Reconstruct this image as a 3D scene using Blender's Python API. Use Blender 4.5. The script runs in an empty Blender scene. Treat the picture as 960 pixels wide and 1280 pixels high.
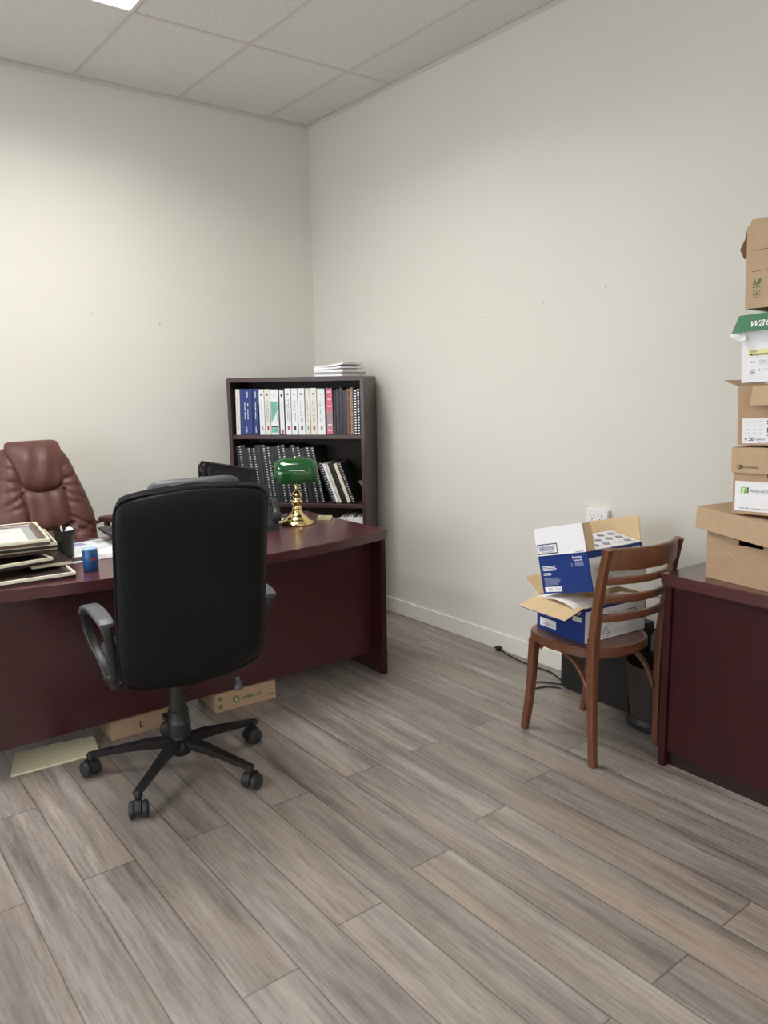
import bpy, bmesh, math, random
from math import sin, cos, pi, radians
from mathutils import Vector, Matrix
random.seed(11)
S = bpy.context.scene
COL = S.collection
H = 3.2008

# ---------------------------------------------------------------- materials
def new_mat(name):
    m = bpy.data.materials.new(name); m.use_nodes = True
    nt = m.node_tree; b = nt.nodes['Principled BSDF']
    return m, nt, b
def lin(c):
    return tuple(((v/255)/12.92 if v/255 <= .04045 else ((v/255+.055)/1.055)**2.4) for v in c)+(1,)
def N(nt, t, **kw):
    n = nt.nodes.new(t)
    for k, v in kw.items(): setattr(n, k, v)
    return n
def mth(nt, op, a, b=None):
    n = N(nt, 'ShaderNodeMath', operation=op)
    for i, v in enumerate((a, b)):
        if v is None: continue
        if isinstance(v, (int, float)): n.inputs[i].default_value = v
        else: nt.links.new(v, n.inputs[i])
    return n.outputs[0]
def ramp(nt, fac, stops, interp='LINEAR'):
    r = N(nt, 'ShaderNodeValToRGB'); cr = r.color_ramp; cr.interpolation = interp
    while len(cr.elements) < len(stops): cr.elements.new(.5)
    for e, (p, c) in zip(cr.elements, stops): e.position = p; e.color = c
    nt.links.new(fac, r.inputs[0]); return r.outputs[0]
def mixc(nt, fac, a, b, mode='MIX'):
    n = N(nt, 'ShaderNodeMix', data_type='RGBA', blend_type=mode)
    for i, v in ((0, fac), (6, a), (7, b)):
        if isinstance(v, (int, float, tuple)): n.inputs[i].default_value = v
        else: nt.links.new(v, n.inputs[i])
    return n.outputs[2]
def noise(nt, vec, scale, detail=3, rough=.5):
    n = N(nt, 'ShaderNodeTexNoise'); n.inputs['Scale'].default_value = scale
    n.inputs['Detail'].default_value = detail; n.inputs['Roughness'].default_value = rough
    if vec is not None: nt.links.new(vec, n.inputs['Vector'])
    return n.outputs['Fac']
def ocoord(nt, scale=(1, 1, 1)):
    t = N(nt, 'ShaderNodeTexCoord'); m = N(nt, 'ShaderNodeMapping')
    m.inputs['Scale'].default_value = scale
    nt.links.new(t.outputs['Object'], m.inputs['Vector']); return m.outputs[0]
def bump(nt, b, h, strength, dist=.002):
    n = N(nt, 'ShaderNodeBump'); n.inputs['Strength'].default_value = strength
    n.inputs['Distance'].default_value = dist
    nt.links.new(h, n.inputs['Height']); nt.links.new(n.outputs[0], b.inputs['Normal'])
def mat(name, rgb, rough=.5, metal=0, var=.06, vscale=40, stretch=(1, 1, 1), bmp=0, bdist=.001, coat=0, spec=.5, alpha=1):
    m, nt, b = new_mat(name); c = lin(rgb)
    f = noise(nt, ocoord(nt, stretch), vscale, 4, .6)
    lo = tuple(v*(1-var) for v in c[:3])+(1,); hi = tuple(min(1, v*(1+var)) for v in c[:3])+(1,)
    nt.links.new(ramp(nt, f, [(.3, lo), (.7, hi)]), b.inputs['Base Color'])
    b.inputs['Roughness'].default_value = rough; b.inputs['Metallic'].default_value = metal
    b.inputs['Coat Weight'].default_value = coat; b.inputs['Specular IOR Level'].default_value = spec
    if alpha < 1: b.inputs['Alpha'].default_value = alpha
    if bmp: bump(nt, b, f, bmp, bdist)
    return m
def mat_leather(name, rgb, rough=.45, wr=.25, spec=.5):
    m, nt, b = new_mat(name); c = lin(rgb)
    f = noise(nt, ocoord(nt), 9, 5, .6); g = noise(nt, ocoord(nt), 320, 2)
    lo = tuple(v*.86 for v in c[:3])+(1,); hi = tuple(min(1, v*1.14) for v in c[:3])+(1,)
    nt.links.new(ramp(nt, f, [(.3, lo), (.7, hi)]), b.inputs['Base Color'])
    b.inputs['Roughness'].default_value = rough
    b.inputs['Specular IOR Level'].default_value = spec
    h = mth(nt, 'ADD', mth(nt, 'MULTIPLY', f, 6*wr), g); bump(nt, b, h, .35, .0015)
    return m
def mat_wood(name, rgb, axis=0, rough=.35, var=.22, scale=9, coat=0, spec=.5):
    m, nt, b = new_mat(name); c = lin(rgb)
    st = [6, 6, 6]; st[axis] = .5
    f = noise(nt, ocoord(nt, tuple(st)), scale, 6, .65)
    lo = tuple(v*(1-var) for v in c[:3])+(1,); hi = tuple(min(1, v*(1+var)) for v in c[:3])+(1,)
    nt.links.new(ramp(nt, f, [(.3, lo), (.7, hi)]), b.inputs['Base Color'])
    b.inputs['Roughness'].default_value = rough; b.inputs['Coat Weight'].default_value = coat; b.inputs['Coat Roughness'].default_value = .24; b.inputs['Specular IOR Level'].default_value = spec
    bump(nt, b, f, .06, .001); return m

def mat_floor():
    m, nt, b = new_mat('floor_planks')
    t = N(nt, 'ShaderNodeTexCoord'); sp = N(nt, 'ShaderNodeSeparateXYZ')
    nt.links.new(t.outputs['Object'], sp.inputs[0]); x, y = sp.outputs[0], sp.outputs[1]
    u = mth(nt, 'DIVIDE', mth(nt, 'ADD', x, 1.981), .1625)
    k = mth(nt, 'FLOOR', u); fu = mth(nt, 'FRACT', u)
    par = mth(nt, 'MULTIPLY', mth(nt, 'FRACT', mth(nt, 'ADD', mth(nt, 'MULTIPLY', k, .5), .001)), 2)
    par = mth(nt, 'ROUND', par)
    even = mth(nt, 'ADD', mth(nt, 'MULTIPLY', k, .033), -3.093)
    off = mth(nt, 'ADD', mth(nt, 'MULTIPLY', par, -2.437), mth(nt, 'MULTIPLY', mth(nt, 'SUBTRACT', 1, par), even))
    v = mth(nt, 'DIVIDE', mth(nt, 'SUBTRACT', y, off), 1.32)
    j = mth(nt, 'FLOOR', v); fv = mth(nt, 'FRACT', v)
    cid = N(nt, 'ShaderNodeCombineXYZ'); nt.links.new(k, cid.inputs[0]); nt.links.new(j, cid.inputs[1])
    wn = N(nt, 'ShaderNodeTexWhiteNoise', noise_dimensions='2D'); nt.links.new(cid.outputs[0], wn.inputs['Vector'])
    # grain space: stretched along the plank, shifted per plank
    def grain(sx, sy, sc, det, ro, k2):
        cv = N(nt, 'ShaderNodeCombineXYZ')
        nt.links.new(mth(nt, 'MULTIPLY', x, sx), cv.inputs[0]); nt.links.new(mth(nt, 'MULTIPLY', y, sy), cv.inputs[1])
        nt.links.new(mth(nt, 'MULTIPLY', wn.outputs['Value'], k2), cv.inputs[2])
        return noise(nt, cv.outputs[0], sc, det, ro)
    g1 = grain(1, .07, 16, 8, .68, 60); g2 = grain(1, .05, 95, 6, .75, 90); g3 = grain(1, .10, 7, 4, .6, 37); g4 = grain(1, .13, 22, 8, .72, 71)
    dark, mid, light, tan = lin((97, 90, 85)), lin((129, 121, 115)), lin((160, 152, 145)), lin((150, 133, 119))
    c = ramp(nt, g1, [(.30, dark), (.48, mid), (.70, light)])
    c = mixc(nt, ramp(nt, g3, [(.48, (0, 0, 0, 1)), (.68, (.8, .8, .8, 1))]), c, tan)
    fine = ramp(nt, g2, [(.32, (.60, .59, .58, 1)), (.5, (1, 1, 1, 1)), (.72, (1.22, 1.22, 1.22, 1))])
    c = mixc(nt, .9, c, fine, 'MULTIPLY')
    c = mixc(nt, ramp(nt, g4, [(.54, (0, 0, 0, 1)), (.74, (.6, .6, .6, 1))]), c, lin((72, 64, 60)))
    pv = ramp(nt, wn.outputs['Value'], [(0, (.86, .85, .85, 1)), (.5, (.98, .975, .97, 1)), (1, (1.10, 1.09, 1.07, 1))])
    c = mixc(nt, 1., c, pv, 'MULTIPLY')
    ex = mth(nt, 'MULTIPLY', mth(nt, 'MINIMUM', fu, mth(nt, 'SUBTRACT', 1, fu)), .1625)
    ey = mth(nt, 'MULTIPLY', mth(nt, 'MINIMUM', fv, mth(nt, 'SUBTRACT', 1, fv)), 1.32)
    e = mth(nt, 'MINIMUM', ex, ey)
    gap = ramp(nt, e, [(0, (1, 1, 1, 1)), (.0022, (0, 0, 0, 1))])
    c = mixc(nt, mth(nt, 'MULTIPLY', gap, .72), c, lin((44, 38, 34)))
    nt.links.new(c, b.inputs['Base Color'])
    nt.links.new(mth(nt, 'ADD', mth(nt, 'MULTIPLY', g2, .22), .24), b.inputs['Roughness'])
    b.inputs['Specular IOR Level'].default_value = .85
    bump(nt, b, mth(nt, 'SUBTRACT', g2, mth(nt, 'MULTIPLY', gap, 2)), .18, .0012)
    return m
def mat_wall():
    m, nt, b = new_mat('cream_wall_paint')
    o = ocoord(nt); f = noise(nt, o, 1.3, 3); g = noise(nt, o, 160, 3)
    nt.links.new(ramp(nt, f, [(.3, lin((218, 215, 206))), (.7, lin((221, 218, 210)))]), b.inputs['Base Color'])
    b.inputs['Roughness'].default_value = .62; b.inputs['Specular IOR Level'].default_value = .3
    bump(nt, b, g, .12, .001); return m
def mat_tile():
    m, nt, b = new_mat('mineral_ceiling_tile')
    o = ocoord(nt); g = noise(nt, o, 130, 4, .75); v = N(nt, 'ShaderNodeTexVoronoi'); v.inputs['Scale'].default_value = 150
    nt.links.new(o, v.inputs['Vector'])
    c = ramp(nt, g, [(.34, lin((190, 187, 182))), (.46, lin((224, 222, 218))), (.7, lin((230, 228, 224)))])
    nt.links.new(c, b.inputs['Base Color']); b.inputs['Roughness'].default_value = .9; b.inputs['Specular IOR Level'].default_value = .1
    bump(nt, b, g, .4, .002); return m
def mat_emit(name, rgb, s):
    m, nt, b = new_mat(name)
    b.inputs['Base Color'].default_value = lin((240, 240, 240))
    b.inputs['Emission Color'].default_value = lin(rgb); b.inputs['Emission Strength'].default_value = s
    b.inputs['Roughness'].default_value = .4
    return m
def mat_mesh_grille(name, rgb, sc=260, open_=.45):
    m, nt, b = new_mat(name)
    o = ocoord(nt); ch = N(nt, 'ShaderNodeTexVoronoi'); ch.inputs['Scale'].default_value = sc
    nt.links.new(o, ch.inputs['Vector'])
    a = mth(nt, 'GREATER_THAN', ch.outputs['Distance'], open_)
    b.inputs['Base Color'].default_value = lin(rgb); b.inputs['Roughness'].default_value = .4
    nt.links.new(a, b.inputs['Alpha']); return m

M = dict(
    wall=mat_wall(), floor=mat_floor(), tile=mat_tile(),
    trim=mat('white_trim_paint', (226, 222, 212), .45, var=.02),
    grid=mat('painted_ceiling_grid', (206, 201, 194), .5, var=.03),
    lamp=mat_emit('troffer_lens', (250, 252, 255), 5),
    trofframe=mat('white_enamel', (225, 223, 218), .4, var=.02),
    mahog=mat_wood('mahogany_laminate_lengthwise', (63, 22, 27), 0, .30, .14, 9, .35),
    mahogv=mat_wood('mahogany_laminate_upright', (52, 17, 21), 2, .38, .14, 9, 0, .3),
    mahog_lit=mat_wood('mahogany_laminate_top_lit', (78, 36, 40), 0, .27, .14, 9, .5),  # same laminate, colour lightened for the light falling on the tops
    mahogd=mat('mahogany_kick_board', (38, 15, 18), .5),
    casewood=mat_wood('dark_mahogany_bookcase', (66, 46, 46), 2, .30, .15, 9),
    casewoodh=mat_wood('dark_mahogany_shelf', (66, 43, 44), 0, .34, .15, 9),
    caseback=mat('dark_hardboard', (46, 28, 28), .6),
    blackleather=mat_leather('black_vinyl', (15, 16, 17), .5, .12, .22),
    blackleather_lit=mat_leather('black_vinyl_cushion_lit', (66, 69, 72), .45, .15),  # black vinyl with the light from above put into a greyer colour
    blackplastic=mat('black_plastic', (30, 30, 31), .42, var=.1),
    greyplastic=mat('dark_grey_plastic', (78, 80, 82), .42, var=.05),
    rubber=mat('caster_rubber', (38, 38, 40), .5),
    chrome=mat('chrome', (215, 215, 215), .15, 1, var=.01),
    brown=mat_leather('brown_leather', (88, 53, 46), .46, .35, .4),
    browndark=mat_leather('brown_leather_seam', (84, 48, 42), .5, .2),
    brownwood=mat_wood('dark_walnut_frame', (74, 50, 40), 1, .35),
    chairwood=mat_wood('bentwood_stain', (104, 64, 44), 2, .32, .2, 9, .25),
    chairseat=mat_wood('seat_panel_stain', (98, 70, 60), 1, .34, .15, 9, .2),
    card=mat('brown_cardboard', (186, 160, 130), .8, var=.05, vscale=25, spec=.2),
    cardlight=mat('tan_cardboard_inside', (206, 180, 142), .8, var=.04, vscale=25, spec=.2),
    carddark=mat('kraft_cardboard', (176, 148, 120), .8, var=.05, vscale=25, spec=.2),
    cardedge=mat('cardboard_cut_edge', (140, 110, 82), .9),
    white=mat('white_coated_card', (232, 232, 234), .5, var=.02),
    paper=mat('white_paper', (238, 238, 240), .7, var=.02),
    greypaper=mat('grey_printed_paper', (168, 166, 164), .7, var=.06),
    creampaper=mat('cream_paper', (232, 222, 196), .7, var=.03),
    blue=mat('royal_blue_print', (27, 54, 120), .42, var=.04),
    navy=mat('navy_print', (34, 42, 78), .4, var=.06),
    bluegrey=mat('blue_grey_ink', (126, 134, 168), .6, var=.1),
    ink=mat('black_ink', (28, 28, 30), .6),
    greyink=mat('grey_ink', (150, 150, 152), .6),
    palegrey=mat('pale_grey_ink', (206, 206, 206), .6),
    green=mat('green_print', (40, 112, 72), .5, var=.05),
    greenink=mat('green_ink', (92, 116, 68), .6),
    limeink=mat('lime_ink', (142, 190, 70), .6),
    yellow=mat('pale_yellow_print', (236, 228, 168), .6, var=.02),
    brownink=mat('brown_ink', (70, 58, 40), .6),
    redink=mat('red_ink', (176, 60, 62), .5),
    pink=mat('pink_cover', (214, 104, 128), .5, var=.25, vscale=60),
    teal=mat('teal_cover', (120, 178, 162), .5, var=.25, vscale=30),
    darkteal=mat('dark_teal_print', (28, 74, 70), .5),
    binder=mat('white_binder_vinyl', (226, 228, 230), .35, var=.015),
    offwhite=mat('off_white_binder_vinyl', (222, 220, 210), .4, var=.02),
    bookblack=mat('black_report_cover', (27, 29, 30), .38, var=.15),
    coil=mat('metal_coil', (196, 198, 200), .3, .6, var=.05),
    blackcoil=mat('black_coil', (52, 52, 54), .35, var=.05),
    browncover=mat('brown_report_cover', (132, 88, 66), .55, var=.1),
    tancover=mat('tan_report_cover', (178, 158, 138), .6, var=.08),
    brass=mat('polished_brass', (222, 200, 140), .16, 1, var=.03),
    glassgreen=None, postit=mat('pale_yellow_notes', (226, 218, 164), .8, var=.03),
    gilt=mat('gilt_frame_edge', (236, 231, 208), .32, .1, var=.05),
    framedark=mat('dark_frame_moulding', (50, 38, 34), .3, var=.2),
    framebrown=mat('brown_frame_moulding', (92, 68, 56), .3, var=.2),
    mattegrey=mat('grey_mount_board', (150, 152, 150), .7, var=.03),
    document=mat('certificate_paper', (214, 216, 202), .35, var=.06, vscale=70),
    tin=mat('blue_tin', (24, 74, 128), .3, var=.12, vscale=30),
    tinlid=mat('pale_blue_lid', (150, 182, 206), .4),
    mesh=mat_mesh_grille('black_wire_mesh', (26, 26, 27), 300, .30),
    mesh2=mat_mesh_grille('grey_wire_mesh', (60, 58, 54), 420, .30),
    folder=mat('cream_folder', (214, 206, 172), .6, var=.04),
    outlet=mat('white_outlet_plastic', (236, 236, 234), .35, var=.01),
    cord=mat('black_cord', (22, 22, 22), .5),
    greybox=mat('pale_grey_plastic', (170, 170, 168), .5),
    taupe=mat('dark_taupe_plastic', (48, 40, 37), .45, var=.1),
    mark=mat('scuff_mark', (128, 118, 106), .8),
    newsprint=mat('coloured_print_page', (206, 208, 214), .45, var=.2, vscale=14),
)
def mat_shade():
    m, nt, b = new_mat('green_cased_glass')
    f = noise(nt, ocoord(nt), 20, 2)
    nt.links.new(ramp(nt, f, [(.3, lin((8, 66, 26))), (.7, lin((11, 76, 31)))]), b.inputs['Base Color'])
    b.inputs['Roughness'].default_value = .07; b.inputs['Coat Weight'].default_value = .6; b.inputs['Coat Roughness'].default_value = .03
    return m
M['glassgreen'] = mat_shade()

# ---------------------------------------------------------------- builders
def I(): return Matrix.Identity(4)
def T(x, y, z): return Matrix.Translation((x, y, z))
def RX(a): return Matrix.Rotation(a, 4, 'X')
def RY(a): return Matrix.Rotation(a, 4, 'Y')
def RZ(a): return Matrix.Rotation(a, 4, 'Z')
def bx(bm, x0, x1, y0, y1, z0, z1, mtx=None, mi=0, bevel=0):
    t = bmesh.new()
    vs = [t.verts.new((x, y, z)) for x in (x0, x1) for y in (y0, y1) for z in (z0, z1)]
    for f in ((0, 1, 3, 2), (4, 6, 7, 5), (0, 4, 5, 1), (2, 3, 7, 6), (0, 2, 6, 4), (1, 5, 7, 3)):
        t.faces.new([vs[i] for i in f])
    bmesh.ops.recalc_face_normals(t, faces=t.faces)
    if bevel: bmesh.ops.bevel(t, geom=list(t.edges), offset=bevel, segments=2, profile=.5, affect='EDGES')
    join(bm, t, mtx, mi)
def join(bm, t, mtx=None, mi=None):
    if mtx: bmesh.ops.transform(t, matrix=mtx, verts=t.verts)
    mp = {}
    for v in t.verts: mp[v] = bm.verts.new(v.co)
    for f in t.faces:
        try: nf = bm.faces.new([mp[v] for v in f.verts])
        except ValueError: continue
        nf.material_index = f.material_index if mi is None else mi
        nf.smooth = f.smooth
    t.free()
def prism(bm, pts, z0, z1, mtx=None, mi=0):
    t = bmesh.new()
    a = [t.verts.new((x, y, z0)) for x, y in pts]; b = [t.verts.new((x, y, z1)) for x, y in pts]
    n = len(pts)
    t.faces.new(a[::-1]); t.faces.new(b)
    for i in range(n): t.faces.new((a[i], a[(i+1) % n], b[(i+1) % n], b[i]))
    bmesh.ops.recalc_face_normals(t, faces=t.faces)
    join(bm, t, mtx, mi)
def lathe(bm, prof, n=32, mtx=None, mi=0, smooth=True):
    t = bmesh.new(); rings = []
    for r, z in prof:
        if r < 1e-6: rings.append([t.verts.new((0, 0, z))])
        else: rings.append([t.verts.new((r*cos(2*pi*i/n), r*sin(2*pi*i/n), z)) for i in range(n)])
    for A, B in zip(rings, rings[1:]):
        for i in range(n):
            j = (i+1) % n
            if len(A) == 1 and len(B) == 1: continue
            if len(A) == 1: f = (A[0], B[j], B[i])
            elif len(B) == 1: f = (A[i], A[j], B[0])
            else: f = (A[i], A[j], B[j], B[i])
            t.faces.new(f).smooth = smooth
    if len(rings[0]) > 1: t.faces.new(rings[0][::-1])
    if len(rings[-1]) > 1: t.faces.new(rings[-1])
    bmesh.ops.recalc_face_normals(t, faces=t.faces)
    join(bm, t, mtx, mi)
def catmull(pts, n=8):
    P = [Vector(p) for p in pts]; P = [P[0]*2-P[1]]+P+[P[-1]*2-P[-2]]; out = []
    for i in range(1, len(P)-2):
        for k in range(n):
            s = k/n; a, b, c, d = P[i-1:i+3]
            out.append(.5*((2*b)+(c-a)*s+(2*a-5*b+4*c-d)*s*s+(3*b-a-3*c+d)*s**3))
    out.append(P[-2]); return out
def sweep(bm, pts, prof, side=None, closed=False, scales=None, mtx=None, mi=0, smooth=True):
    """prof: list of 2D points (a along 'side', b along normal)."""
    t = bmesh.new(); P = [Vector(p) for p in pts]; n = len(P); rings = []
    prev = None
    for i in range(n):
        if closed: tan = P[(i+1) % n]-P[i-1]
        else: tan = P[min(i+1, n-1)]-P[max(i-1, 0)]
        tan.normalize()
        if side is not None: s = Vector(side)
        else:
            s = prev if prev is not None else (Vector((0, 0, 1)) if abs(tan.z) < .9 else Vector((1, 0, 0)))
        s = (s-tan*s.dot(tan)).normalized(); prev = s
        nn = tan.cross(s); k = scales[i] if scales else 1
        kk = k if isinstance(k, tuple) else (k, k)
        rings.append([t.verts.new(P[i]+s*a*kk[0]+nn*b*kk[1]) for a, b in prof])
    m = len(prof)
    for i in range(n if closed else n-1):
        A, B = rings[i], rings[(i+1) % n]
        for q in range(m): t.faces.new((A[q], A[(q+1) % m], B[(q+1) % m], B[q])).smooth = smooth
    if not closed: t.faces.new(rings[0][::-1]); t.faces.new(rings[-1])
    bmesh.ops.recalc_face_normals(t, faces=t.faces)
    join(bm, t, mtx, mi)
def circ(r, n=10): return [(r*cos(2*pi*i/n), r*sin(2*pi*i/n)) for i in range(n)]
def rrect(w, h, r=None, n=3):
    r = min(w, h)*.3 if r is None else r; out = []
    for cx, cy, a0 in ((w/2-r, h/2-r, 0), (-w/2+r, h/2-r, 90), (-w/2+r, -h/2+r, 180), (w/2-r, -h/2+r, 270)):
        for k in range(n+1):
            a = radians(a0+90*k/n); out.append((cx+r*cos(a), cy+r*sin(a)))
    return out
def tube(bm, pts, r, n=8, **kw): sweep(bm, pts, circ(r, n), **kw)
def obj(name, bm, mats, parent=None, mtx=None, smooth=None):
    me = bpy.data.meshes.new(name)
    if smooth is not None:
        for f in bm.faces: f.smooth = smooth
    bm.to_mesh(me); bm.free()
    for m in (mats if isinstance(mats, (list, tuple)) else [mats]): me.materials.append(m)
    if any(p.use_smooth for p in me.polygons):
        try: me.set_sharp_from_angle(angle=radians(38))
        except Exception: pass
    o = bpy.data.objects.new(name, me); COL.objects.link(o)
    if parent: o.parent = parent
    if mtx: o.matrix_local = mtx
    return o
def tag(o, label, cat, group=None):
    o['label'] = label; o['category'] = cat
    if group: o['group'] = group
    return o
def thing(name, label, cat, mtx=None, group=None):
    o = bpy.data.objects.new(name, None); COL.objects.link(o); o.empty_display_size = .05
    if mtx: o.matrix_local = mtx
    return tag(o, label, cat, group)
def struct(name, bm, m, parent=None):
    o = obj(name, bm, m, parent)
    if parent is None: o['kind'] = 'structure'
    return o
def B(): return bmesh.new()
def onebox(name, m, parent, dims, bevel=.002, mtx=None):
    b = B(); bx(b, *dims, bevel=bevel); return obj(name, b, m, parent, mtx)

class Print:
    """flat ink on one face: origin at lower left, u right, v up (all local to the parent)."""
    def __init__(s, o, u, v, lift=.0006):
        s.o = Vector(o); s.u = Vector(u).normalized(); s.v = Vector(v).normalized(); s.n = s.u.cross(s.v)
        s.l = lift; s.bm = B(); s.mats = []
    def mi(s, m):
        if m not in s.mats: s.mats.append(m)
        return s.mats.index(m)
    def P(s, a, b, k=1): return s.o+s.u*a+s.v*b+s.n*s.l*k
    def poly(s, pts, m, k=1):
        f = s.bm.faces.new([s.bm.verts.new(s.P(a, b, k)) for a, b in pts]); f.material_index = s.mi(m)
    def rect(s, a0, b0, a1, b1, m, k=1): s.poly([(a0, b0), (a1, b0), (a1, b1), (a0, b1)], m, k)
    def disc(s, a, b, r, m, k=1, n=20): s.poly([(a+r*cos(2*pi*i/n), b+r*sin(2*pi*i/n)) for i in range(n)], m, k)
    def ring(s, a, b, r0, r1, m, k=1, n=24):
        for i in range(n):
            c0, s0, c1, s1 = cos(2*pi*i/n), sin(2*pi*i/n), cos(2*pi*(i+1)/n), sin(2*pi*(i+1)/n)
            s.poly([(a+r0*c0, b+r0*s0), (a+r1*c0, b+r1*s0), (a+r1*c1, b+r1*s1), (a+r0*c1, b+r0*s1)], m, k)
    def lines(s, a0, b0, a1, b1, n, m, k=1, fill=.5, ragged=.3, seed=1):
        r = random.Random(seed); h = (b1-b0)/n
        for i in range(n): s.rect(a0, b0+i*h, a1-(a1-a0)*ragged*r.random(), b0+i*h+h*fill, m, k)
    def words(s, a0, b0, a1, h, m, k=1, seed=1, glyph=.55):
        """illegible small print: a run of glyph-like strokes."""
        r = random.Random(seed); x = a0
        while x < a1:
            w = h*glyph*(.6+.8*r.random())
            if r.random() > .16: s.rect(x, b0, min(x+w*.72, a1), b0+h*(.7+.3*r.random()), m, k)
            x += w
    def text(s, body, a, b, size, m, k=1, bold=0, shear=0, rot=0):
        cu = bpy.data.curves.new('t', 'FONT'); cu.body = body; cu.size = size; cu.offset = bold*size; cu.shear = shear
        cu.resolution_u = 3
        ob = bpy.data.objects.new('t', cu); COL.objects.link(ob)
        dg = bpy.context.evaluated_depsgraph_get(); me = bpy.data.meshes.new_from_object(ob.evaluated_get(dg))
        vs = [s.bm.verts.new(s.P(a+v.co.x*cos(rot)-v.co.y*sin(rot), b+v.co.x*sin(rot)+v.co.y*cos(rot), k)) for v in me.vertices]
        i = s.mi(m)
        for p in me.polygons:
            try: s.bm.faces.new([vs[q] for q in p.vertices]).material_index = i
            except ValueError: pass
        bpy.data.objects.remove(ob); bpy.data.curves.remove(cu); bpy.data.meshes.remove(me)
    def done(s, name, parent):
        for f in s.bm.faces:
            f.normal_update()
            if f.normal.dot(s.n) < 0: f.normal_flip()
        return obj(name, s.bm, s.mats, parent)

# ---------------------------------------------------------------- camera
cd = bpy.data.cameras.new('camera'); cam = bpy.data.objects.new('camera', cd); COL.objects.link(cam)
cy_, sy_ = cos(-.6559), sin(-.6559); pt = .1644; ro = -.0185
fw = Vector((-sy_*cos(pt), cy_*cos(pt), -sin(pt))); r0 = Vector((cy_, sy_, 0)); u0 = r0.cross(fw)
rr = r0*cos(ro)+u0*sin(ro); uu = -r0*sin(ro)+u0*cos(ro)
mm = Matrix((rr, uu, -fw)).transposed().to_4x4(); mm.translation = (-3.0337, -4.7085, 1.4761)
cam.matrix_world = mm; cd.sensor_fit = 'VERTICAL'; cd.sensor_height = 36; cd.lens = 967.1/1280*36
cd.clip_start = .05; S.camera = cam

# ---------------------------------------------------------------- room
XL, YF = -5.6, -7.4
b = B(); bx(b, XL-.1, .1, YF-.1, .1, -.06, 0); struct('floor', b, M['floor'])
b = B(); bx(b, XL-.1, .1, YF-.1, .1, H, H+.06); ceil = struct('ceiling', b, M['tile'])
b = B(); bx(b, XL-.1, .1, 0, .1, 0, H); wb = struct('wall_back', b, M['wall'])
b = B(); bx(b, 0, .1, YF, 0, 0, H); wr = struct('wall_right', b, M['wall'])
b = B(); wy0, wy1, wz0, wz1 = -4.6, -1.8, .85, 2.35
bx(b, XL-.1, XL, YF, wy0, 0, H); bx(b, XL-.1, XL, wy1, 0, 0, H); bx(b, XL-.1, XL, wy0, wy1, 0, wz0); bx(b, XL-.1, XL, wy0, wy1, wz1, H); struct('wall_left', b, M['wall'])
b = B()
for y in (wy0, (wy0+wy1)/2-.02, wy1-.04): bx(b, XL-.07, XL-.02, y, y+.04, wz0, wz1)
for z in (wz0, wz1-.04): bx(b, XL-.0695, XL-.0205, wy0, wy1, z, z+.04)
w1 = struct('added_window_1', b, M['trofframe'])  # unseen window, added to bring daylight onto walls and ceiling
def mat_glass():
    m, nt, bs = new_mat('added_window_glass'); tr = N(nt, 'ShaderNodeBsdfTransparent'); mx = N(nt, 'ShaderNodeMixShader'); mx.inputs[0].default_value = .06
    bs.inputs['Roughness'].default_value = .03; nt.links.new(tr.outputs[0], mx.inputs[1]); nt.links.new(bs.outputs[0], mx.inputs[2])
    nt.links.new(mx.outputs[0], nt.nodes['Material Output'].inputs[0]); return m
b = B(); bx(b, XL-.047, XL-.043, wy0+.02, wy1-.02, wz0+.02, wz1-.02); obj('added_window_pane', b, mat_glass(), w1)
b = B(); bx(b, XL-.1, .1, YF-.1, YF, 0, H); struct('wall_front', b, M['wall'])
b = B(); bx(b, XL, 0, -.013, 0, 0, .095, bevel=.003); struct('baseboard_back', b, M['trim'])
b = B(); bx(b, -.013, 0, YF, -.013, 0, .095, bevel=.003); struct('baseboard_right', b, M['trim'])
# wall angle of the ceiling grid
b = B(); bx(b, XL, 0, -.022, 0, H-.003, H); bx(b, XL, 0, -.003, 0, H-.024, H); struct('trim_1', b, M['grid'])
b = B(); bx(b, -.022, 0, YF, 0, H-.003, H); bx(b, -.003, 0, YF, 0, H-.024, H); struct('trim_2', b, M['grid'])
b = B()
gx = [-.312-.61*i for i in range(9)]; gy = [-.909-1.22*i for i in range(6)]
for x in gx: bx(b, x-.011, x+.011, YF, 0, H-.0035, H)
for y in gy: bx(b, XL, 0, y-.011, y+.011, H-.0032, H)
obj('ceiling_grid', b, M['grid'], ceil)
b = B()
for y, z in ((-1.681, 1.814), (-2.089, 1.856), (-2.451, 1.894)):
    lathe(b, [(.004, 0), (.003, .002), (0, .002)], 10, T(0, y, z) @ RY(-pi/2))
obj('nail_hole', b, M['mark'], wr)
b = B()
for x, z in ((-1.533, 1.91), (-1.125, 1.863)):
    lathe(b, [(.004, 0), (.003, .002), (0, .002)], 10, T(x, 0, z) @ RX(pi/2))
obj('nail_hole', b, M['mark'], wb)
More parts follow.
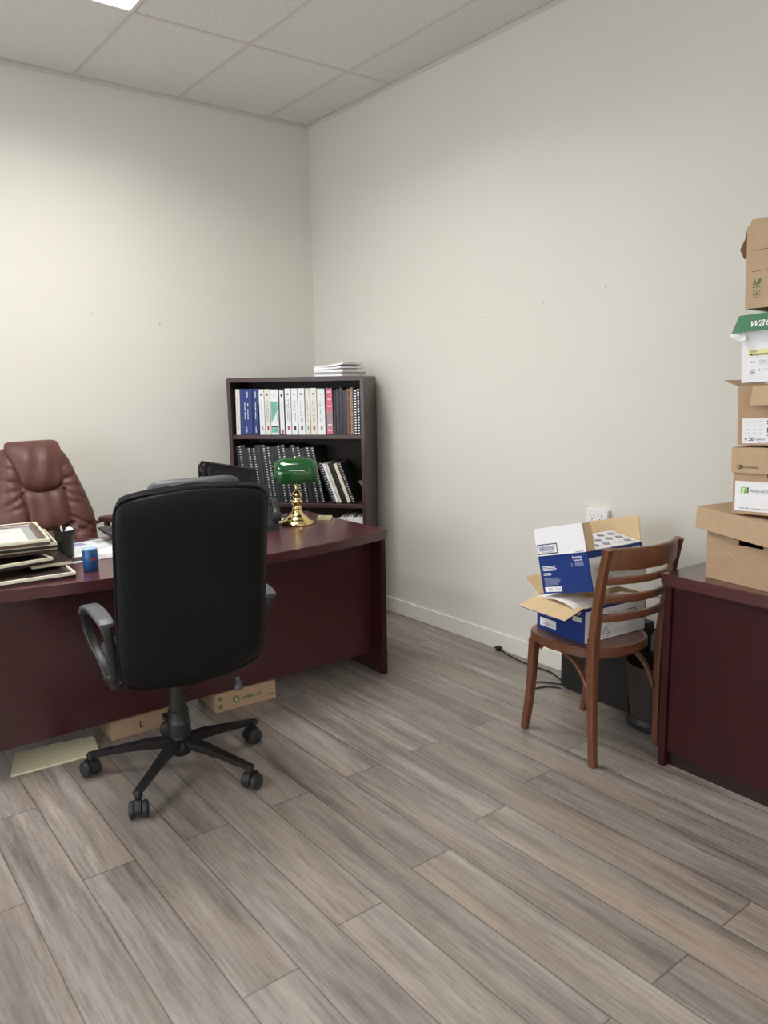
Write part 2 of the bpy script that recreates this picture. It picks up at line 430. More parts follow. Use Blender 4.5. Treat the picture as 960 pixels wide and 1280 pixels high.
# ceiling lights
k = 0
for cx, cy in ((-1.837, -1.519), (-4.277, -1.519), (-1.837, -6.399), (-4.277, -6.399)):
    lab = ['recessed fluorescent ceiling light panel above the desk, at the top edge of the photo',
           'recessed fluorescent ceiling panel above the far left of the room', 'recessed fluorescent ceiling panel above and behind the camera',
           'recessed fluorescent ceiling panel behind the camera on the left'][k]; k += 1
    t = thing('ceiling_light', lab, 'ceiling light', T(cx, cy, H-.010), 'fluorescent ceiling lights')
    b = B(); w, l = .299, .599
    for a in ((-w, w, -l, -l+.016), (-w, w, l-.016, l), (-w, -w+.016, -l+.016, l-.016), (w-.016, w, -l+.016, l-.016)): bx(b, *a, 0, .0098)
    obj('light_frame', b, M['trofframe'], t)
    b = B(); bx(b, -w+.016, w-.016, -l+.016, l-.016, .004, .0095); obj('light_diffuser', b, M['lamp'], t)
    la = bpy.data.lights.new('fluorescent_tubes', 'AREA'); la.shape = 'RECTANGLE'; la.size = .56; la.size_y = 1.16
    la.energy = 41; la.color = (1, .99, .965); la.spread = radians(152)
    lo_ = bpy.data.objects.new('fluorescent_tubes', la); COL.objects.link(lo_); lo_.parent = t; lo_.location = (0, 0, .0035)

# ---------------------------------------------------------------- wall outlet, grey box, cords
t = thing('wall_outlet', 'white surface-mounted double power outlet on the right wall above the chair', 'outlet', T(0, -2.455, .835))
onebox('outlet_box', M['outlet'], t, (-.026, -.0005, -.062, .056, -.034, .034), .003)
onebox('cover_plate', M['outlet'], t, (-.033, -.0262, -.066, .060, -.038, .038), .003)
pr = Print((-.0332, 0, 0), (0, -1, 0), (0, 0, 1), .0005)
for c in (-.020, .024):
    pr.rect(c-.011, -.003, c-.0085, .011, M['ink']); pr.rect(c+.0075, -.003, c+.010, .011, M['ink']); pr.disc(c, -.013, .0035, M['ink'])
for c in (-.055, .06): pr.disc(c, 0, .0026, M['greyink'])
pr.rect(-.036, -.0245, .042, -.0225, M['greyink'])
pr.done('receptacle_slots', t)
t = thing('wall_box', 'pale grey plastic box on the wall in the gap between wooden chair and right cabinet', 'box', T(0, -2.80, .22))
onebox('box_body', M['greybox'], t, (-.045, -.0005, -.07, .07, 0, .125), .006)
onebox('box_lid', M['greybox'], t, (-.052, -.0452, -.066, .066, .006, .119), .003)
b = B(); tube(b, catmull([(-.007, -2.60, .352), (-.007, -2.75, .352), (-.007, -2.95, .350), (-.007, -3.05, .34)]), .005)
tag(obj('wall_cable', b, M['cord']), 'black cable running along the right wall above the pale grey box', 'cable')
t = thing('power_cord', 'black power cord with plug lying along baseboard beside wooden chair', 'cord')
b = B(); tube(b, catmull([(-.030, -1.842, .012), (-.055, -1.93, .006), (-.075, -2.08, .0045), (-.07, -2.22, .0045), (-.10, -2.30, .0045), (-.135, -2.395, .0045)]), .004)
obj('cable', b, M['cord'], t)
b = B(); bx(b, -.042, -.018, -1.842, -1.812, .001, .026, bevel=.004); bx(b, -.036, -.032, -1.812, -1.797, .010, .016); bx(b, -.027, -.023, -1.812, -1.797, .010, .016)
obj('plug', b, M['cord'], t)
b = B(); tube(b, catmull([(-.145, -2.40, .0045), (-.175, -2.34, .0045), (-.215, -2.285, .0045), (-.27, -2.265, .0045), (-.31, -2.29, .0045), (-.29, -2.325, .0045), (-.235, -2.345, .0045), (-.195, -2.40, .0045)]), .004)
tag(obj('cable_loop', b, M['cord']), 'black cable loop on the floor in front of the black case', 'cable')

# ---------------------------------------------------------------- black case and taupe bin under the chair
t = thing('computer_case', 'plain black upright case on the floor against the wall, under the wooden chair', 'computer case', T(-.105, -2.59, 0) @ RZ(radians(-3)))
b = B(); bx(b, -.085, .085, -.195, .19, .008, .40, bevel=.004); obj('case_body', b, M['blackplastic'], t)
b = B(); bx(b, -.080, .080, .19, .205, .012, .395, bevel=.004); obj('front_panel', b, M['blackplastic'], t)
for sx in (-.06, .06):
    for sy in (-.17, .16):
        b = B(); lathe(b, [(.012, 0), (.014, .008)], 12, T(sx, sy, 0)); obj('foot', b, M['rubber'], t)
t = thing('waste_bin', 'dark taupe bin with rounded black base beside the black case, next to the cabinet', 'bin', T(-.20, -2.915, 0))
b = B(); lathe(b, [(0, .012), (.10, .03), (.114, .15), (.124, .285), (.120, .285), (.109, .15), (.094, .045), (0, .045)], 32); obj('bin_body', b, M['taupe'], t)
b = B(); lathe(b, [(0, 0), (.105, 0), (.120, .012), (.122, .032), (.108, .05), (.1045, .048), (.103, .02), (0, .011)], 32); obj('bin_base', b, M['blackplastic'], t)

# ---------------------------------------------------------------- bookcase
BCM = T(-.8096, -.2228, 0) @ RZ(-.905)
bc = thing('bookcase', 'tall dark mahogany bookcase standing across the room corner behind the desk', 'bookcase', BCM)
W, D = .893, .29
onebox('side_panel', M['casewood'], bc, (0, .025, 0, D-.008, 0, 1.5005), .002)
onebox('side_panel', M['casewood'], bc, (W-.025, W, 0, D-.008, 0, 1.5005), .002)
b = B(); r = .014
pts = [(0, 1.5), (W, 1.5)]+[(W-r+r*cos(a), 1.526-r+r*sin(a)) for a in [k*pi/8 for k in range(5)]]+[(r-r*sin(a), 1.526-r+r*cos(a)) for a in [k*pi/8 for k in range(5)]]
prism(b, pts, 0, D, Matrix(((1, 0, 0, 0), (0, 0, 1, 0), (0, 1, 0, 0), (0, 0, 0, 1))))
obj('top_panel', b, M['casewoodh'], bc)
for z in (1.172, .745, .40, .095): onebox('shelf', M['casewoodh'], bc, (.0252, W-.0252, .004, D-.009, z-.026, z), .002)
onebox('back_panel', M['caseback'], bc, (.001, W-.001, D-.0078, D, 0, 1.4995), 0)
onebox('kick_board', M['casewoodh'], bc, (.0252, W-.0252, .02, .035, 0, .0685), .001)

def place(z, x, y, lean, pivot_right=False, t=0):
    m = T(x+(t if pivot_right else 0), y, z) @ RY(-lean)
    if pivot_right: m = m @ T(-t, 0, 0)
    return BCM @ m
def binder(x0, x1, h, lean, mcover, mpage, prints, label, name='binder', cat='binder', d=.235, group=None, z=1.1722):
    t = x1-x0
    o = thing(name, label, cat, place(z, x0, .03, lean, lean < 0, t), group)
    b = B(); bx(b, 0, t, 0, .003, 0, h, bevel=.0012); bx(b, 0, .0025, .003, d, 0, h); bx(b, t-.0025, t, .003, d, 0, h)
    obj('cover', b, mcover, o)
    onebox('pages', mpage, o, (.003, t-.003, .006, d-.004, .004, h-.006), 0)
    if prints:
        p = Print((0, 0, 0), (1, 0, 0), (0, 0, 1), .0005); prints(p, t, h); p.done('spine_print', o)
    return o
def vtext(mk, frac=(.22, .72), two=False, seed=1):
    def f(p, t, h):
        r = random.Random(seed)
        for c in ((.38, .62) if two else (.5,)):
            y = h*frac[0]
            while y < h*frac[1]:
                w = .004+.006*r.random()
                if r.random() > .15: p.rect(t*c-.0022, y, t*c+.0022*(.5+r.random()), y+w*.8, mk)
                y += w
    return f
def spine_white(topm, botm, seed):
    def f(p, t, h):
        vtext(M['greyink'], (.28, .74), t > .034, seed)(p, t, h)
        p.rect(t*.34, h*.86, t*.66, h*.895, topm)
        p.rect(t*.36, h*.10, t*.66, h*.19, botm)
    return f
def spine_blue(p, t, h):
    w = M['white']; c = .5 if t < .05 else .58
    p.rect(t*c-.004, h*.82, t*c+.004, h*.94, w)
    p.rect(t*c-.001, h*.83, t*c+.001, h*.93, M['navy'], 2)
    vtext(w, (.34, .70), t > .05, 3)(p, t, h)
    vtext(w, (.05, .20), False, 5)(p, t, h)
def spine_teal(p, t, h):
    p.rect(.003, h*.30, t-.003, h*.74, M['teal'])
    p.poly([(t*.2, h*.30), (t*.8, h*.30), (t*.9, h*.55)], M['binder'], 2)
    p.rect(.003, h*.16, t-.003, h*.20, M['darkteal']); p.rect(.003, h*.05, t-.003, h*.15, M['teal'])
    p.rect(t*.4, h*.86, t*.6, h*.88, M['greyink'])
def spine_pink(p, t, h):
    p.rect(0.006, h*.02, t-.001, h*.985, M['pink']); p.rect(.012, h*.14, t-.004, h*.5, M['mattegrey'], 2)
    for y in (.08, .2, .6, .75, .9): p.rect(.012, h*y, t-.008, h*(y+.03), M['offwhite'], 3)
G1 = 'books on the top bookcase shelf'
wm, nv = M['binder'], M['navy']
defs = [
 (.040, .068, .285, -.02, 'offwhite', vtext(M['greyink'], (.1, .8), False, 2), 'slim off-white binder at the left end of the top bookcase shelf, before the blue ones'),
 (.071, .153, .286, -.02, 'blue', spine_blue, 'thick royal blue binder on the top bookcase shelf, the wider of the two blue'),
 (.156, .193, .286, -.02, 'blue', spine_blue, 'narrower royal blue binder on the top shelf, right of the thick blue one'),
 (.202, .236, .283, 0, 'binder', spine_white(M['ink'], M['greyink'], 4), 'white binder directly right of the blue binders on the top shelf'),
 (.239, .275, .283, 0, 'offwhite', spine_white(M['ink'], M['redink'], 6), 'cream-white binder directly left of the green-pictured white binder'),
 (.278, .330, .280, 0, 'binder', spine_teal, 'wide white binder with a green and white picture on its spine'),
 (.336, .371, .280, 0, 'navy', None, 'navy-edged binder with white spine label, right of the green-pictured binder'),
 (.375, .413, .285, 0, 'binder', spine_white(M['blue'], M['redink'], 8), 'white binder with blue and red marks, right of the navy-edged binder'),
 (.417, .457, .284, 0, 'binder', spine_white(M['greyink'], M['ink'], 9), 'white binder with large grey spine lettering, second right of the navy-edged binder'),
 (.460, .503, .285, 0, 'binder', spine_white(M['ink'], M['ink'], 10), 'wide white binder left of the narrow cream binder on the top shelf'),
 (.509, .538, .283, 0, 'offwhite', spine_white(M['palegrey'], M['greyink'], 11), 'narrow cream binder near the middle of the top bookcase shelf'),
 (.541, .582, .285, 0, 'offwhite', spine_white(M['ink'], M['redink'], 12), 'cream-white binder with a red mark at its foot, right of the narrow cream one'),
 (.586, .634, .280, 0, 'binder', spine_white(M['palegrey'], M['greyink'], 13), 'white binder at the right end of the white row, beside the pink book'),
 (.640, .684, .284, 0, 'navy', spine_pink, 'pink and navy book on the top bookcase shelf right of the white binders'),
]
for x0, x1, h, le, mk, pf, lab in defs:
    if mk == 'navy' and pf is None:
        def pf(p, t, h):
            p.rect(.004, .006, t-.004, h-.006, M['binder']); p.rect(t*.35, h*.84, t*.65, h*.9, M['navy'], 2)
            p.rect(t*.3, h*.03, t*.7, h*.12, M['redink'], 2); p.rect(t*.46, h*.3, t*.54, h*.7, M['greyink'], 2)
    binder(x0, x1, h, le, M[mk], M['paper'], pf, lab, group=G1, name='book' if mk == 'navy' and pf is spine_pink else 'binder', cat='book' if pf is spine_pink else 'binder')

def report(x, t, h, lean, label, mcover, mcoil, z, group, d=.22, mp='creampaper', page_front=False):
    o = thing('spiral_report', label, 'report', place(z, x, .03, lean), group)
    c = .0018
    b = B(); bx(b, 0, c, .004, d, 0, h); bx(b, t-c, t, .004, d, 0, h); obj('cover', b, mcover, o)
    onebox('pages', M[mp], o, (c+.0003, t-c-.0003, .006 if not page_front else .003, d-.003, .003, h-.003), 0)
    if not page_front:
        b = B(); n = int(h/.016)
        bx(b, .0002, t-.0002, .0015, .0055, .0005, h-.0005)
        obj('spine_strip', b, mcover, o)
        b = B()
        for i in range(n):
            zz = .008+i*(h-.016)/max(1, n-1)
            bx(b, max(t-.0135, t*.3), t-.001, -.002, .006, zz-.0034, zz+.0034, bevel=.001)
        obj('binding_coil', b, mcoil, o)
    return o
x = .690
row = [(.015, 'bookblack', 'blackcoil', 'thin black spiral report on the top shelf next to the pink book'),
       (.024, 'bookblack', 'blackcoil', 'black spiral report on the top shelf, second right of the pink book'),
       (.020, 'bookblack', 'blackcoil', 'black spiral report on the top shelf, third right of the pink book'),
       (.026, 'bookblack', 'blackcoil', 'thicker black report left of the brown spiral report on the top shelf'),
       (.025, 'browncover', 'blackcoil', 'brown spiral-bound report on the top bookcase shelf'),
       (.017, 'tancover', 'browncover', 'tan spiral-bound report right of the brown one on the top shelf'),
       (.023, 'bookblack', 'coil', 'black report with metal coil right of the tan report on the top shelf'),
       (.020, 'bookblack', 'coil', 'last black report at the right end of the top bookcase shelf')]
for i, (t, mc, mk, lab) in enumerate(row):
    t *= .93; report(x, t, .272+.006*(i % 3), 0, lab, M[mc], M[mk], 1.1722, 'spiral reports on the top shelf'); x += t+.0012
# middle shelf: leaning reports
def interp(v, xs, ys):
    for i in range(len(xs)-1):
        if v <= xs[i+1]:
            f = (v-xs[i])/(xs[i+1]-xs[i]); return ys[i]+(ys[i+1]-ys[i])*max(0, f)
    return ys[-1]
ordn = ['first', 'second', 'third', 'fourth', 'fifth', 'sixth', 'seventh', 'eighth', 'ninth', 'tenth', 'eleventh', 'twelfth', 'thirteenth',
        'fourteenth', 'fifteenth', 'sixteenth', 'seventeenth', 'eighteenth', 'nineteenth', 'twentieth']
rg = random.Random(5)
prev = None; i = 0; x = .070
while True:
    t = rg.choice([.027, .031, .035, .040]); h = rg.choice([.345, .352, .358, .364])
    le = math.atan(interp(x, (.05, .3, .53, .70), (.118, .11, .18, .27)))
    if prev: x = max(prev[0]+prev[1]/cos(prev[2])+.0012, prev[0]+prev[1]/cos(prev[2])+min(h, prev[3])*.99*(math.tan(le)-math.tan(prev[2]))+.0012)
    if x+t > .655: break
    mk = [('coil', 'with white coil'), ('blackcoil', 'with black coil')][0 if i % 3 != 1 else 1]
    report(x, t, h, le, 'black spiral report %s, %s from the left on the middle shelf' % (mk[1], ordn[i]), M['bookblack'], M[mk[0]], .7455,
           'leaning reports on the middle shelf', page_front=False)
    prev = (x, t, le, h); i += 1
grp2 = [(.026, 'bookblack', 'coil', False, 'paper', 'short black report right after the tall ones on the middle shelf'),
        (.018, 'greypaper', 'coil', True, 'paper', 'white-paged short report, left one of two pale reports on the middle shelf'),
        (.016, 'greypaper', 'coil', True, 'creampaper', 'cream-paged short report, right one of two pale reports on the middle shelf'),
        (.032, 'bookblack', 'blackcoil', False, 'paper', 'thick short black report between the pale reports on the middle shelf'),
        (.022, 'tancover', 'coil', True, 'creampaper', 'tan short report near the right end of the middle shelf'),
        (.024, 'bookblack', 'coil', False, 'paper', 'last short black report at the right end of the middle shelf, leaning steeply')]
for t, mc, mk, pf, mp, lab in grp2:
    h = .262; le = math.atan(.36)
    x = max(prev[0]+prev[1]/cos(prev[2])+.0012, prev[0]+prev[1]/cos(prev[2])+min(h, prev[3])*.99*(math.tan(le)-math.tan(prev[2]))+.0012)
    if x+t/cos(le) > .868: break
    report(x, t, h, le, lab, M[mc], M[mk], .7455, 'short leaning reports on the middle shelf', mp=mp, page_front=pf)
    prev = (x, t, le, h)
b = B(); sweep(b, [(.858, .17, .7458+.0), (.848, .17, .80), (.835, .17, .85), (.815, .17, .875)], rrect(.12, .003, .001), side=(0, 1, 0))
tag(obj('folder', b, M['card'], None, BCM), 'tan cardboard folder curling up behind the last leaning report on the middle shelf', 'folder')
# third shelf: upright white files
for x0, x1, h, lab in ((.700, .758, .268, 'white paper file low on the bookcase shelf, left of three just above the desk end'),
                       (.761, .802, .275, 'white paper file low on the bookcase shelf, middle of three just above the desk end'),
                       (.806, .864, .272, 'white paper file low on the bookcase shelf, right of three just above the desk end')):
    o = thing('paper_file', lab, 'file', place(.4002, x0, .02, 0), 'white files on the low shelf'); t = x1-x0
    b = B(); bx(b, 0, t, 0, .002, 0, h*.96); bx(b, 0, .002, .002, .23, 0, h*.9); bx(b, t-.002, t, .002, .23, 0, h*.9); obj('file_cover', b, M['white'], o)
    b = B()
    for k in range(5): bx(b, .003+k*(t-.006)/5, .003+(k+.85)*(t-.006)/5, .004, .225, .002, h*(.93+.07*((k*37) % 5)/5))
    obj('pages', b, M['paper'], o)
# booklets on top of the bookcase
z = 1.5262
for i, (w, l, th, ro, mk, lab) in enumerate([(.215, .26, .013, -.30, 'paper', 'lowest white booklet of the pile on top of the bookcase'),
        (.215, .26, .012, -.34, 'greypaper', 'grey-edged booklet second from the bottom of the pile on the bookcase'),
        (.215, .26, .014, -.28, 'paper', 'white booklet in the middle of the pile on the bookcase'),
        (.212, .26, .012, -.35, 'paper', 'white booklet second from the top of the pile on the bookcase'),
        (.210, .25, .011, -.26, 'paper', 'topmost white booklet with curled corner on the bookcase')]):
    o = thing('booklet', lab, 'booklet', BCM @ T(.700, .145, z) @ RZ(ro), 'paper pile on the bookcase')
    b = B(); nx = 10
    def zc(u): return (.018 if i == 4 else .006*(i == 3))*max(0, u*.5+.5)**2
    def slab(b, z0, z1, dx, dy):
        for k in range(nx):
            u0, u1 = -1+2*k/nx, -1+2*(k+1)/nx
            vs = [b.verts.new((u*w/2*dx, s*l/2*dy, zz+zc(u))) for u in (u0, u1) for s in (-1, 1) for zz in (z0, z1)]
            for f in ((0, 1, 3, 2), (4, 6, 7, 5), (0, 4, 5, 1), (2, 3, 7, 6), (0, 2, 6, 4), (1, 5, 7, 3)): b.faces.new([vs[q] for q in f])
        bmesh.ops.remove_doubles(b, verts=b.verts, dist=1e-6); bmesh.ops.recalc_face_normals(b, faces=b.faces)
    slab(b, 0, th-.001, .985, .985); obj('pages', b, M[mk], o)
    b = B(); slab(b, th-.001, th, 1, 1); obj('cover', b, M['paper'], o)
    z += th+.0006

# ---------------------------------------------------------------- desk
DKM = T(-.698, -1.700, 0) @ RZ(-.02)
dk = thing('desk', 'large dark mahogany bow-front desk in front of the back wall', 'desk', DKM)
def outline(ins):
    L = 1.95; n = 44; p = []
    for i in range(n+1):
        u = i/n; xx = -ins-u*(L-2*ins); tt = (xx+.915)/.915; p.append((xx, -.118*max(0, 1-tt*tt)+ins))
    p += [(-L+ins, .80-ins), (-ins-.02, .80-ins), (-ins-.006, .794-ins), (-ins, .78-ins)]
    return p
b = B()
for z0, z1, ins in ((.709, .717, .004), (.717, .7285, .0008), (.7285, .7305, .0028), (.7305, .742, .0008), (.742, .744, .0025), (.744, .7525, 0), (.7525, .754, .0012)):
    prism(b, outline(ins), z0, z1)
obj('desktop', b, M['mahog_lit'], dk)
onebox('side_panel', M['mahogv'], dk, (-.042, -.012, .004, .785, 0, .7088), .002)
onebox('side_panel', M['mahogv'], dk, (-1.938, -1.908, .004, .785, 0, .7088), .002)
onebox('modesty_panel', M['mahog'], dk, (-1.9075, -.0425, .095, .117, .098, .7088), .001)

def Wd(x, y, z): return T(x, y, z)
ZT = .7545
# under-desk cartons and folder
def carton(x0, y0, x1, y1, h, d, label, pf):
    v = Vector((x1-x0, y1-y0)); L = v.length; a = math.atan2(v.y, v.x)
    o = thing('flat_carton', label, 'carton', T(x0, y0, .0005) @ RZ(a), 'flat cartons under the desk')
    onebox('carton_body', M['carddark'], o, (0, L, 0, d, 0, h-.003), .002)  # darker card colour holds the shade under the desk
    b = B(); bx(b, .001, L-.001, .001, d*.499, h-.0028, h); bx(b, .001, L-.001, d*.501, d-.001, h-.0028, h); obj('flap', b, M['carddark'], o)
    p = Print((0, 0, 0), (1, 0, 0), (0, 0, 1), .0006); pf(p, L, h); p.done('carton_print', o)
def cp1(p, L, h):
    g = M['greenink']
    p.disc(L*.075, h*.30, .011, g); p.ring(L*.075, h*.30, .007, .008, M['carddark'], 2)
    p.poly([(L*.075-.011, h*.6), (L*.075+.011, h*.6), (L*.075+.006, h*.85), (L*.075-.008, h*.82)], g)
    p.disc(L*.33, h*.5, .017, g); p.poly([(L*.33-.006, h*.42), (L*.33+.008, h*.42), (L*.33, h*.66)], M['cardlight'], 2)
    p.words(L*.42, h*.40, L*.74, .018, g, 1, 3); p.words(L*.82, h*.26, L*.96, .009, g, 1, 4)
carton(-1.616, -1.580, -1.313, -1.597, .090, .23, 'flat tan carton with green print under the desk near its right end', cp1)
def cp2(p, L, h):
    p.text('L', L*.46, h*.3, .045, M['ink'], bold=.01)
carton(-2.083, -1.553, -1.823, -1.558, .088, .23, 'flat tan carton with a letter L under the desk, left of the chair column', cp2)
o = thing('file_folder', 'cream file folder lying on the floor under the left part of the desk', 'folder', T(-2.30, -1.50, .0005) @ RZ(-.22))
fpts = [(-.165, -.15), (.165, -.10), (.155, .075), (-.02, .085), (-.025, .072), (-.150, .062)]
b = B(); prism(b, fpts, 0, .0025); obj('folder_cover', b, M['folder'], o)
b = B(); prism(b, [(x*.975, y*.97) for x, y in fpts[:3]]+[(-.02, .068), (-.145, .055)], .0027, .007); obj('pages', b, M['paper'], o)
b = B(); prism(b, [(-.165, -.15), (.165, -.10), (.158, .06), (-.150, .052)], .0072, .0095); obj('folder_cover', b, M['folder'], o)

# banker's lamp
o = thing('desk_lamp', "brass banker's lamp with green glass shade on the right part of the desk", 'lamp', T(-.940, -1.238, ZT) @ RZ(radians(-33)))
b = B(); lathe(b, [(0, 0), (.086, 0), (.090, .004), (.089, .012), (.083, .017), (.081, .020), (.070, .027), (.060, .034), (.058, .037), (.046, .046), (.034, .056), (.027, .066), (.024, .078), (.0, .08)], 48); obj('lamp_base', b, M['brass'], o)
b = B(); lathe(b, [(.022, .076), (.023, .080), (.026, .084), (.022, .090), (.021, .100), (.024, .104), (.029, .110), (.031, .117), (.028, .124), (.021, .128), (.020, .138), (.023, .142), (.027, .148), (.028, .156), (.024, .162), (.018, .168), (.012, .176), (.008, .186), (.0, .19)], 32); obj('stem', b, M['brass'], o)
b = B(); tube(b, catmull([(0, 0, .176), (-.004, .006, .21), (-.010, .020, .25), (-.006, .030, .285)]), .0065, 10)
tube(b, catmull([(-.110, .03, .285), (-.118, .025, .290), (-.124, .015, .300), (-.120, .003, .306), (-.108, 0, .304)]), .004, 8)
tube(b, catmull([(.110, .03, .285), (.116, .022, .292), (.116, .008, .298), (.108, 0, .300)]), .004, 8)
tube(b, [(-.110, .03, .285), (.110, .03, .285)], .004, 8)
obj('yoke', b, M['brass'], o)
# shade: a half-cylinder trough with rounded ends
b = B(); nu, na = 28, 18; RO = .066
def shade_pt(u, a, k):
    e = 1-abs(u)**5*.34; r = (RO-k)*e
    return Vector((u*(.112-k), -r*cos(a)*1.0+.012, .262+r*sin(a)*1.30))
for k, flip in ((0, 0), (.003, 1)):
    g = [[b.verts.new(shade_pt(-1+2*i/nu, radians(-30)+radians(202)*j/na, k)) for j in range(na+1)] for i in range(nu+1)]
    for i in range(nu):
        for j in range(na): b.faces.new((g[i][j], g[i+1][j], g[i+1][j+1], g[i][j+1])).smooth = True
    if k == 0: g0 = g
    else: g1 = g
for i in range(nu):
    for j in (0, na): b.faces.new((g0[i][j], g0[i+1][j], g1[i+1][j], g1[i][j]))
for i in (0, nu):
    f = b.faces.new(g0[i]); f2 = b.faces.new(g1[i])
bmesh.ops.recalc_face_normals(b, faces=b.faces)
obj('lamp_shade', b, M['glassgreen'], o)
b = B(); lathe(b, [(0, 0), (.008, 0), (.009, .004), (.004, .010), (0, .011)], 16, T(0, .012, .262+RO*1.30-.001)); obj('finial', b, M['brass'], o)

# sticky notes, note paper, phone, mesh rack
o = thing('sticky_notes', 'pale yellow sticky note pad on the desk beside the brass lamp', 'notes', T(-.755, -1.215, ZT) @ RZ(radians(50)))
onebox('note_block', M['postit'], o, (-.042, .042, -.038, .038, 0, .012), .001)
p = Print((-.042, -.038, .0121), (1, 0, 0), (0, 1, 0)); p.words(.02, .045, .06, .010, M['greyink']); p.words(.025, .03, .055, .008, M['greyink'], seed=4); p.done('note_print', o)
b = B(); prism(b, [(-.10, -.07), (.10, -.07), (.10, .07), (-.10, .07)], 0, .004)
tag(obj('note_paper', b, M['paper'], None, T(-1.02, -1.10, ZT) @ RZ(.5)), 'white note paper on the desk behind the brass lamp', 'paper')
o = thing('telephone', 'black desk telephone half hidden behind the black office chair, left of the brass lamp', 'telephone', T(-1.150, -1.222, ZT) @ RZ(radians(-25)))
b = B(); prism(b, [(-.10, 0), (.10, 0), (.10, .085), (.06, .10), (-.10, .035)], -.085, .085, Matrix(((0, 0, 1, 0), (1, 0, 0, 0), (0, 1, 0, 0), (0, 0, 0, 1)))); obj('phone_body', b, M['blackplastic'], o)
b = B(); sweep(b, catmull([(.072, -.10, .075), (.075, -.07, .105), (.075, 0, .128), (.075, .07, .133), (.072, .10, .120)]), rrect(.038, .026, .009), side=(1, 0, 0), scales=None)
bx(b, .05, .098, -.115, -.075, .050, .095, bevel=.008); bx(b, .05, .098, .075, .115, .102, .14, bevel=.008); obj('handset', b, M['blackplastic'], o)
b = B()
for i in range(4):
    for j in range(3): bx(b, -.06+j*.026, -.042+j*.026, -.06+i*.024, -.044+i*.024, .062+.010*(i-1), .074+.010*(i-1))
obj('keypad', b, M['greyplastic'], o)
o = thing('file_rack', 'black wire mesh file rack with sloping top on the desk behind the black office chair', 'rack', T(-1.205, -.985, ZT) @ RZ(radians(-4)))
wz = lambda x: .335-.20*(x+.13)
b = B()
for y in (-.07, 0, .07):
    vs = [b.verts.new(c) for c in ((-.13, y, .012), (.13, y, .012), (.13, y, wz(.13)), (-.115, y, wz(-.13)), (-.13, y, wz(-.13)-.02))]; b.faces.new(vs)
obj('mesh_panel', b, M['mesh'], o)
b = B()
for y in (-.07, 0, .07):
    tube(b, [(-.13, y, .010), (-.13, y, wz(-.13)-.02), (-.115, y, wz(-.13)), (.13, y, wz(.13)), (.13, y, .010)], .005, 8)
    for k in range(1, 7): tube(b, [(-.13+k*.26/7, y, .010), (-.13+k*.26/7, y, wz(-.13+k*.26/7))], .0028, 6)
    for dz in (.03, .055): tube(b, [(-.125, y, wz(-.13)-dz), (.13, y, wz(.13)-dz)], .0024, 6)
for x in (-.13, .13): tube(b, [(x, -.072, .006), (x, .072, .006)], .006, 8)
bx(b, -.13, .13, -.072, .072, 0.0005, .004)
obj('wire_frame', b, M['blackplastic'], o)

# pen cup, tin, papers, tray
o = thing('pen_cup', 'dark wire mesh pen cup holding crumpled paper on the desk by the frames', 'pen cup', T(-2.125, -1.262, .7590))
b = B(); lathe(b, [(.030, 0), (.034, .03), (.040, .08), (.046, .116)], 40)
for f in list(b.faces):
    if len(f.verts) > 8: b.faces.remove(f)
obj('mesh_wall', b, M['mesh2'], o)
b = B(); lathe(b, [(.030, 0), (.0325, .001), (.034, .008), (.031, .010), (0, .006), (0, 0)], 40); lathe(b, [(.0445, .113), (.0485, .115), (.0485, .121), (.0445, .121), (.0445, .113)], 40); obj('rim', b, M['blackplastic'], o)
def crumple(name, label, mtx, r, seed, m):
    t = bmesh.new(); bmesh.ops.create_icosphere(t, subdivisions=2, radius=r); rg_ = random.Random(seed)
    for v in t.verts: v.co *= .72+.45*rg_.random()
    return tag(obj(name, t, m, None, mtx), label, 'paper', 'papers in the pen cup')
crumple('crumpled_paper', 'white crumpled paper on the left inside the mesh pen cup', T(-2.139, -1.265, .846), .020, 2, M['paper'])
crumple('crumpled_paper', 'white crumpled paper sticking out at the right of the mesh pen cup', T(-2.106, -1.262, .868), .020, 6, M['paper'])
crumple('crumpled_paper', 'pinkish crumpled paper deep in the mesh pen cup', T(-2.124, -1.262, .80), .022, 9, M['creampaper'])
b = B(); lathe(b, [(0, 0), (.004, 0), (.0045, .01), (.0045, .125), (.003, .134), (0, .135)], 12)
tag(obj('pen', b, M['white'], None, T(-2.128, -1.275, .768) @ RX(.03) @ RY(-.10)), 'white pen standing in the mesh pen cup', 'pen')
o = thing('blue_tin', 'small blue tin with red mark on the desk next to the black chair back', 'tin', T(-2.116, -1.572, ZT))
b = B(); lathe(b, [(0, 0), (.0285, 0), (.0295, .002), (.0295, .083), (.028, .085), (0, .085)], 40); obj('tin_body', b, M['tin'], o)
b = B(); lathe(b, [(0, .0853), (.0265, .0853), (.028, .087), (.0275, .092), (0, .093)], 40); obj('lid', b, M['tinlid'], o)
b = B(); rows = []
for i in range(9):
    a = radians(-104+i*5.5); rows.append([b.verts.new((.0299*cos(a), .0299*sin(a), .05+s*.006*sin(pi*(i+.5)/9))) for s in (-1, 1)])
for A_, B_ in zip(rows, rows[1:]): b.faces.new((A_[0], B_[0], B_[1], A_[1]))
obj('red_mark', b, M['redink'], o)
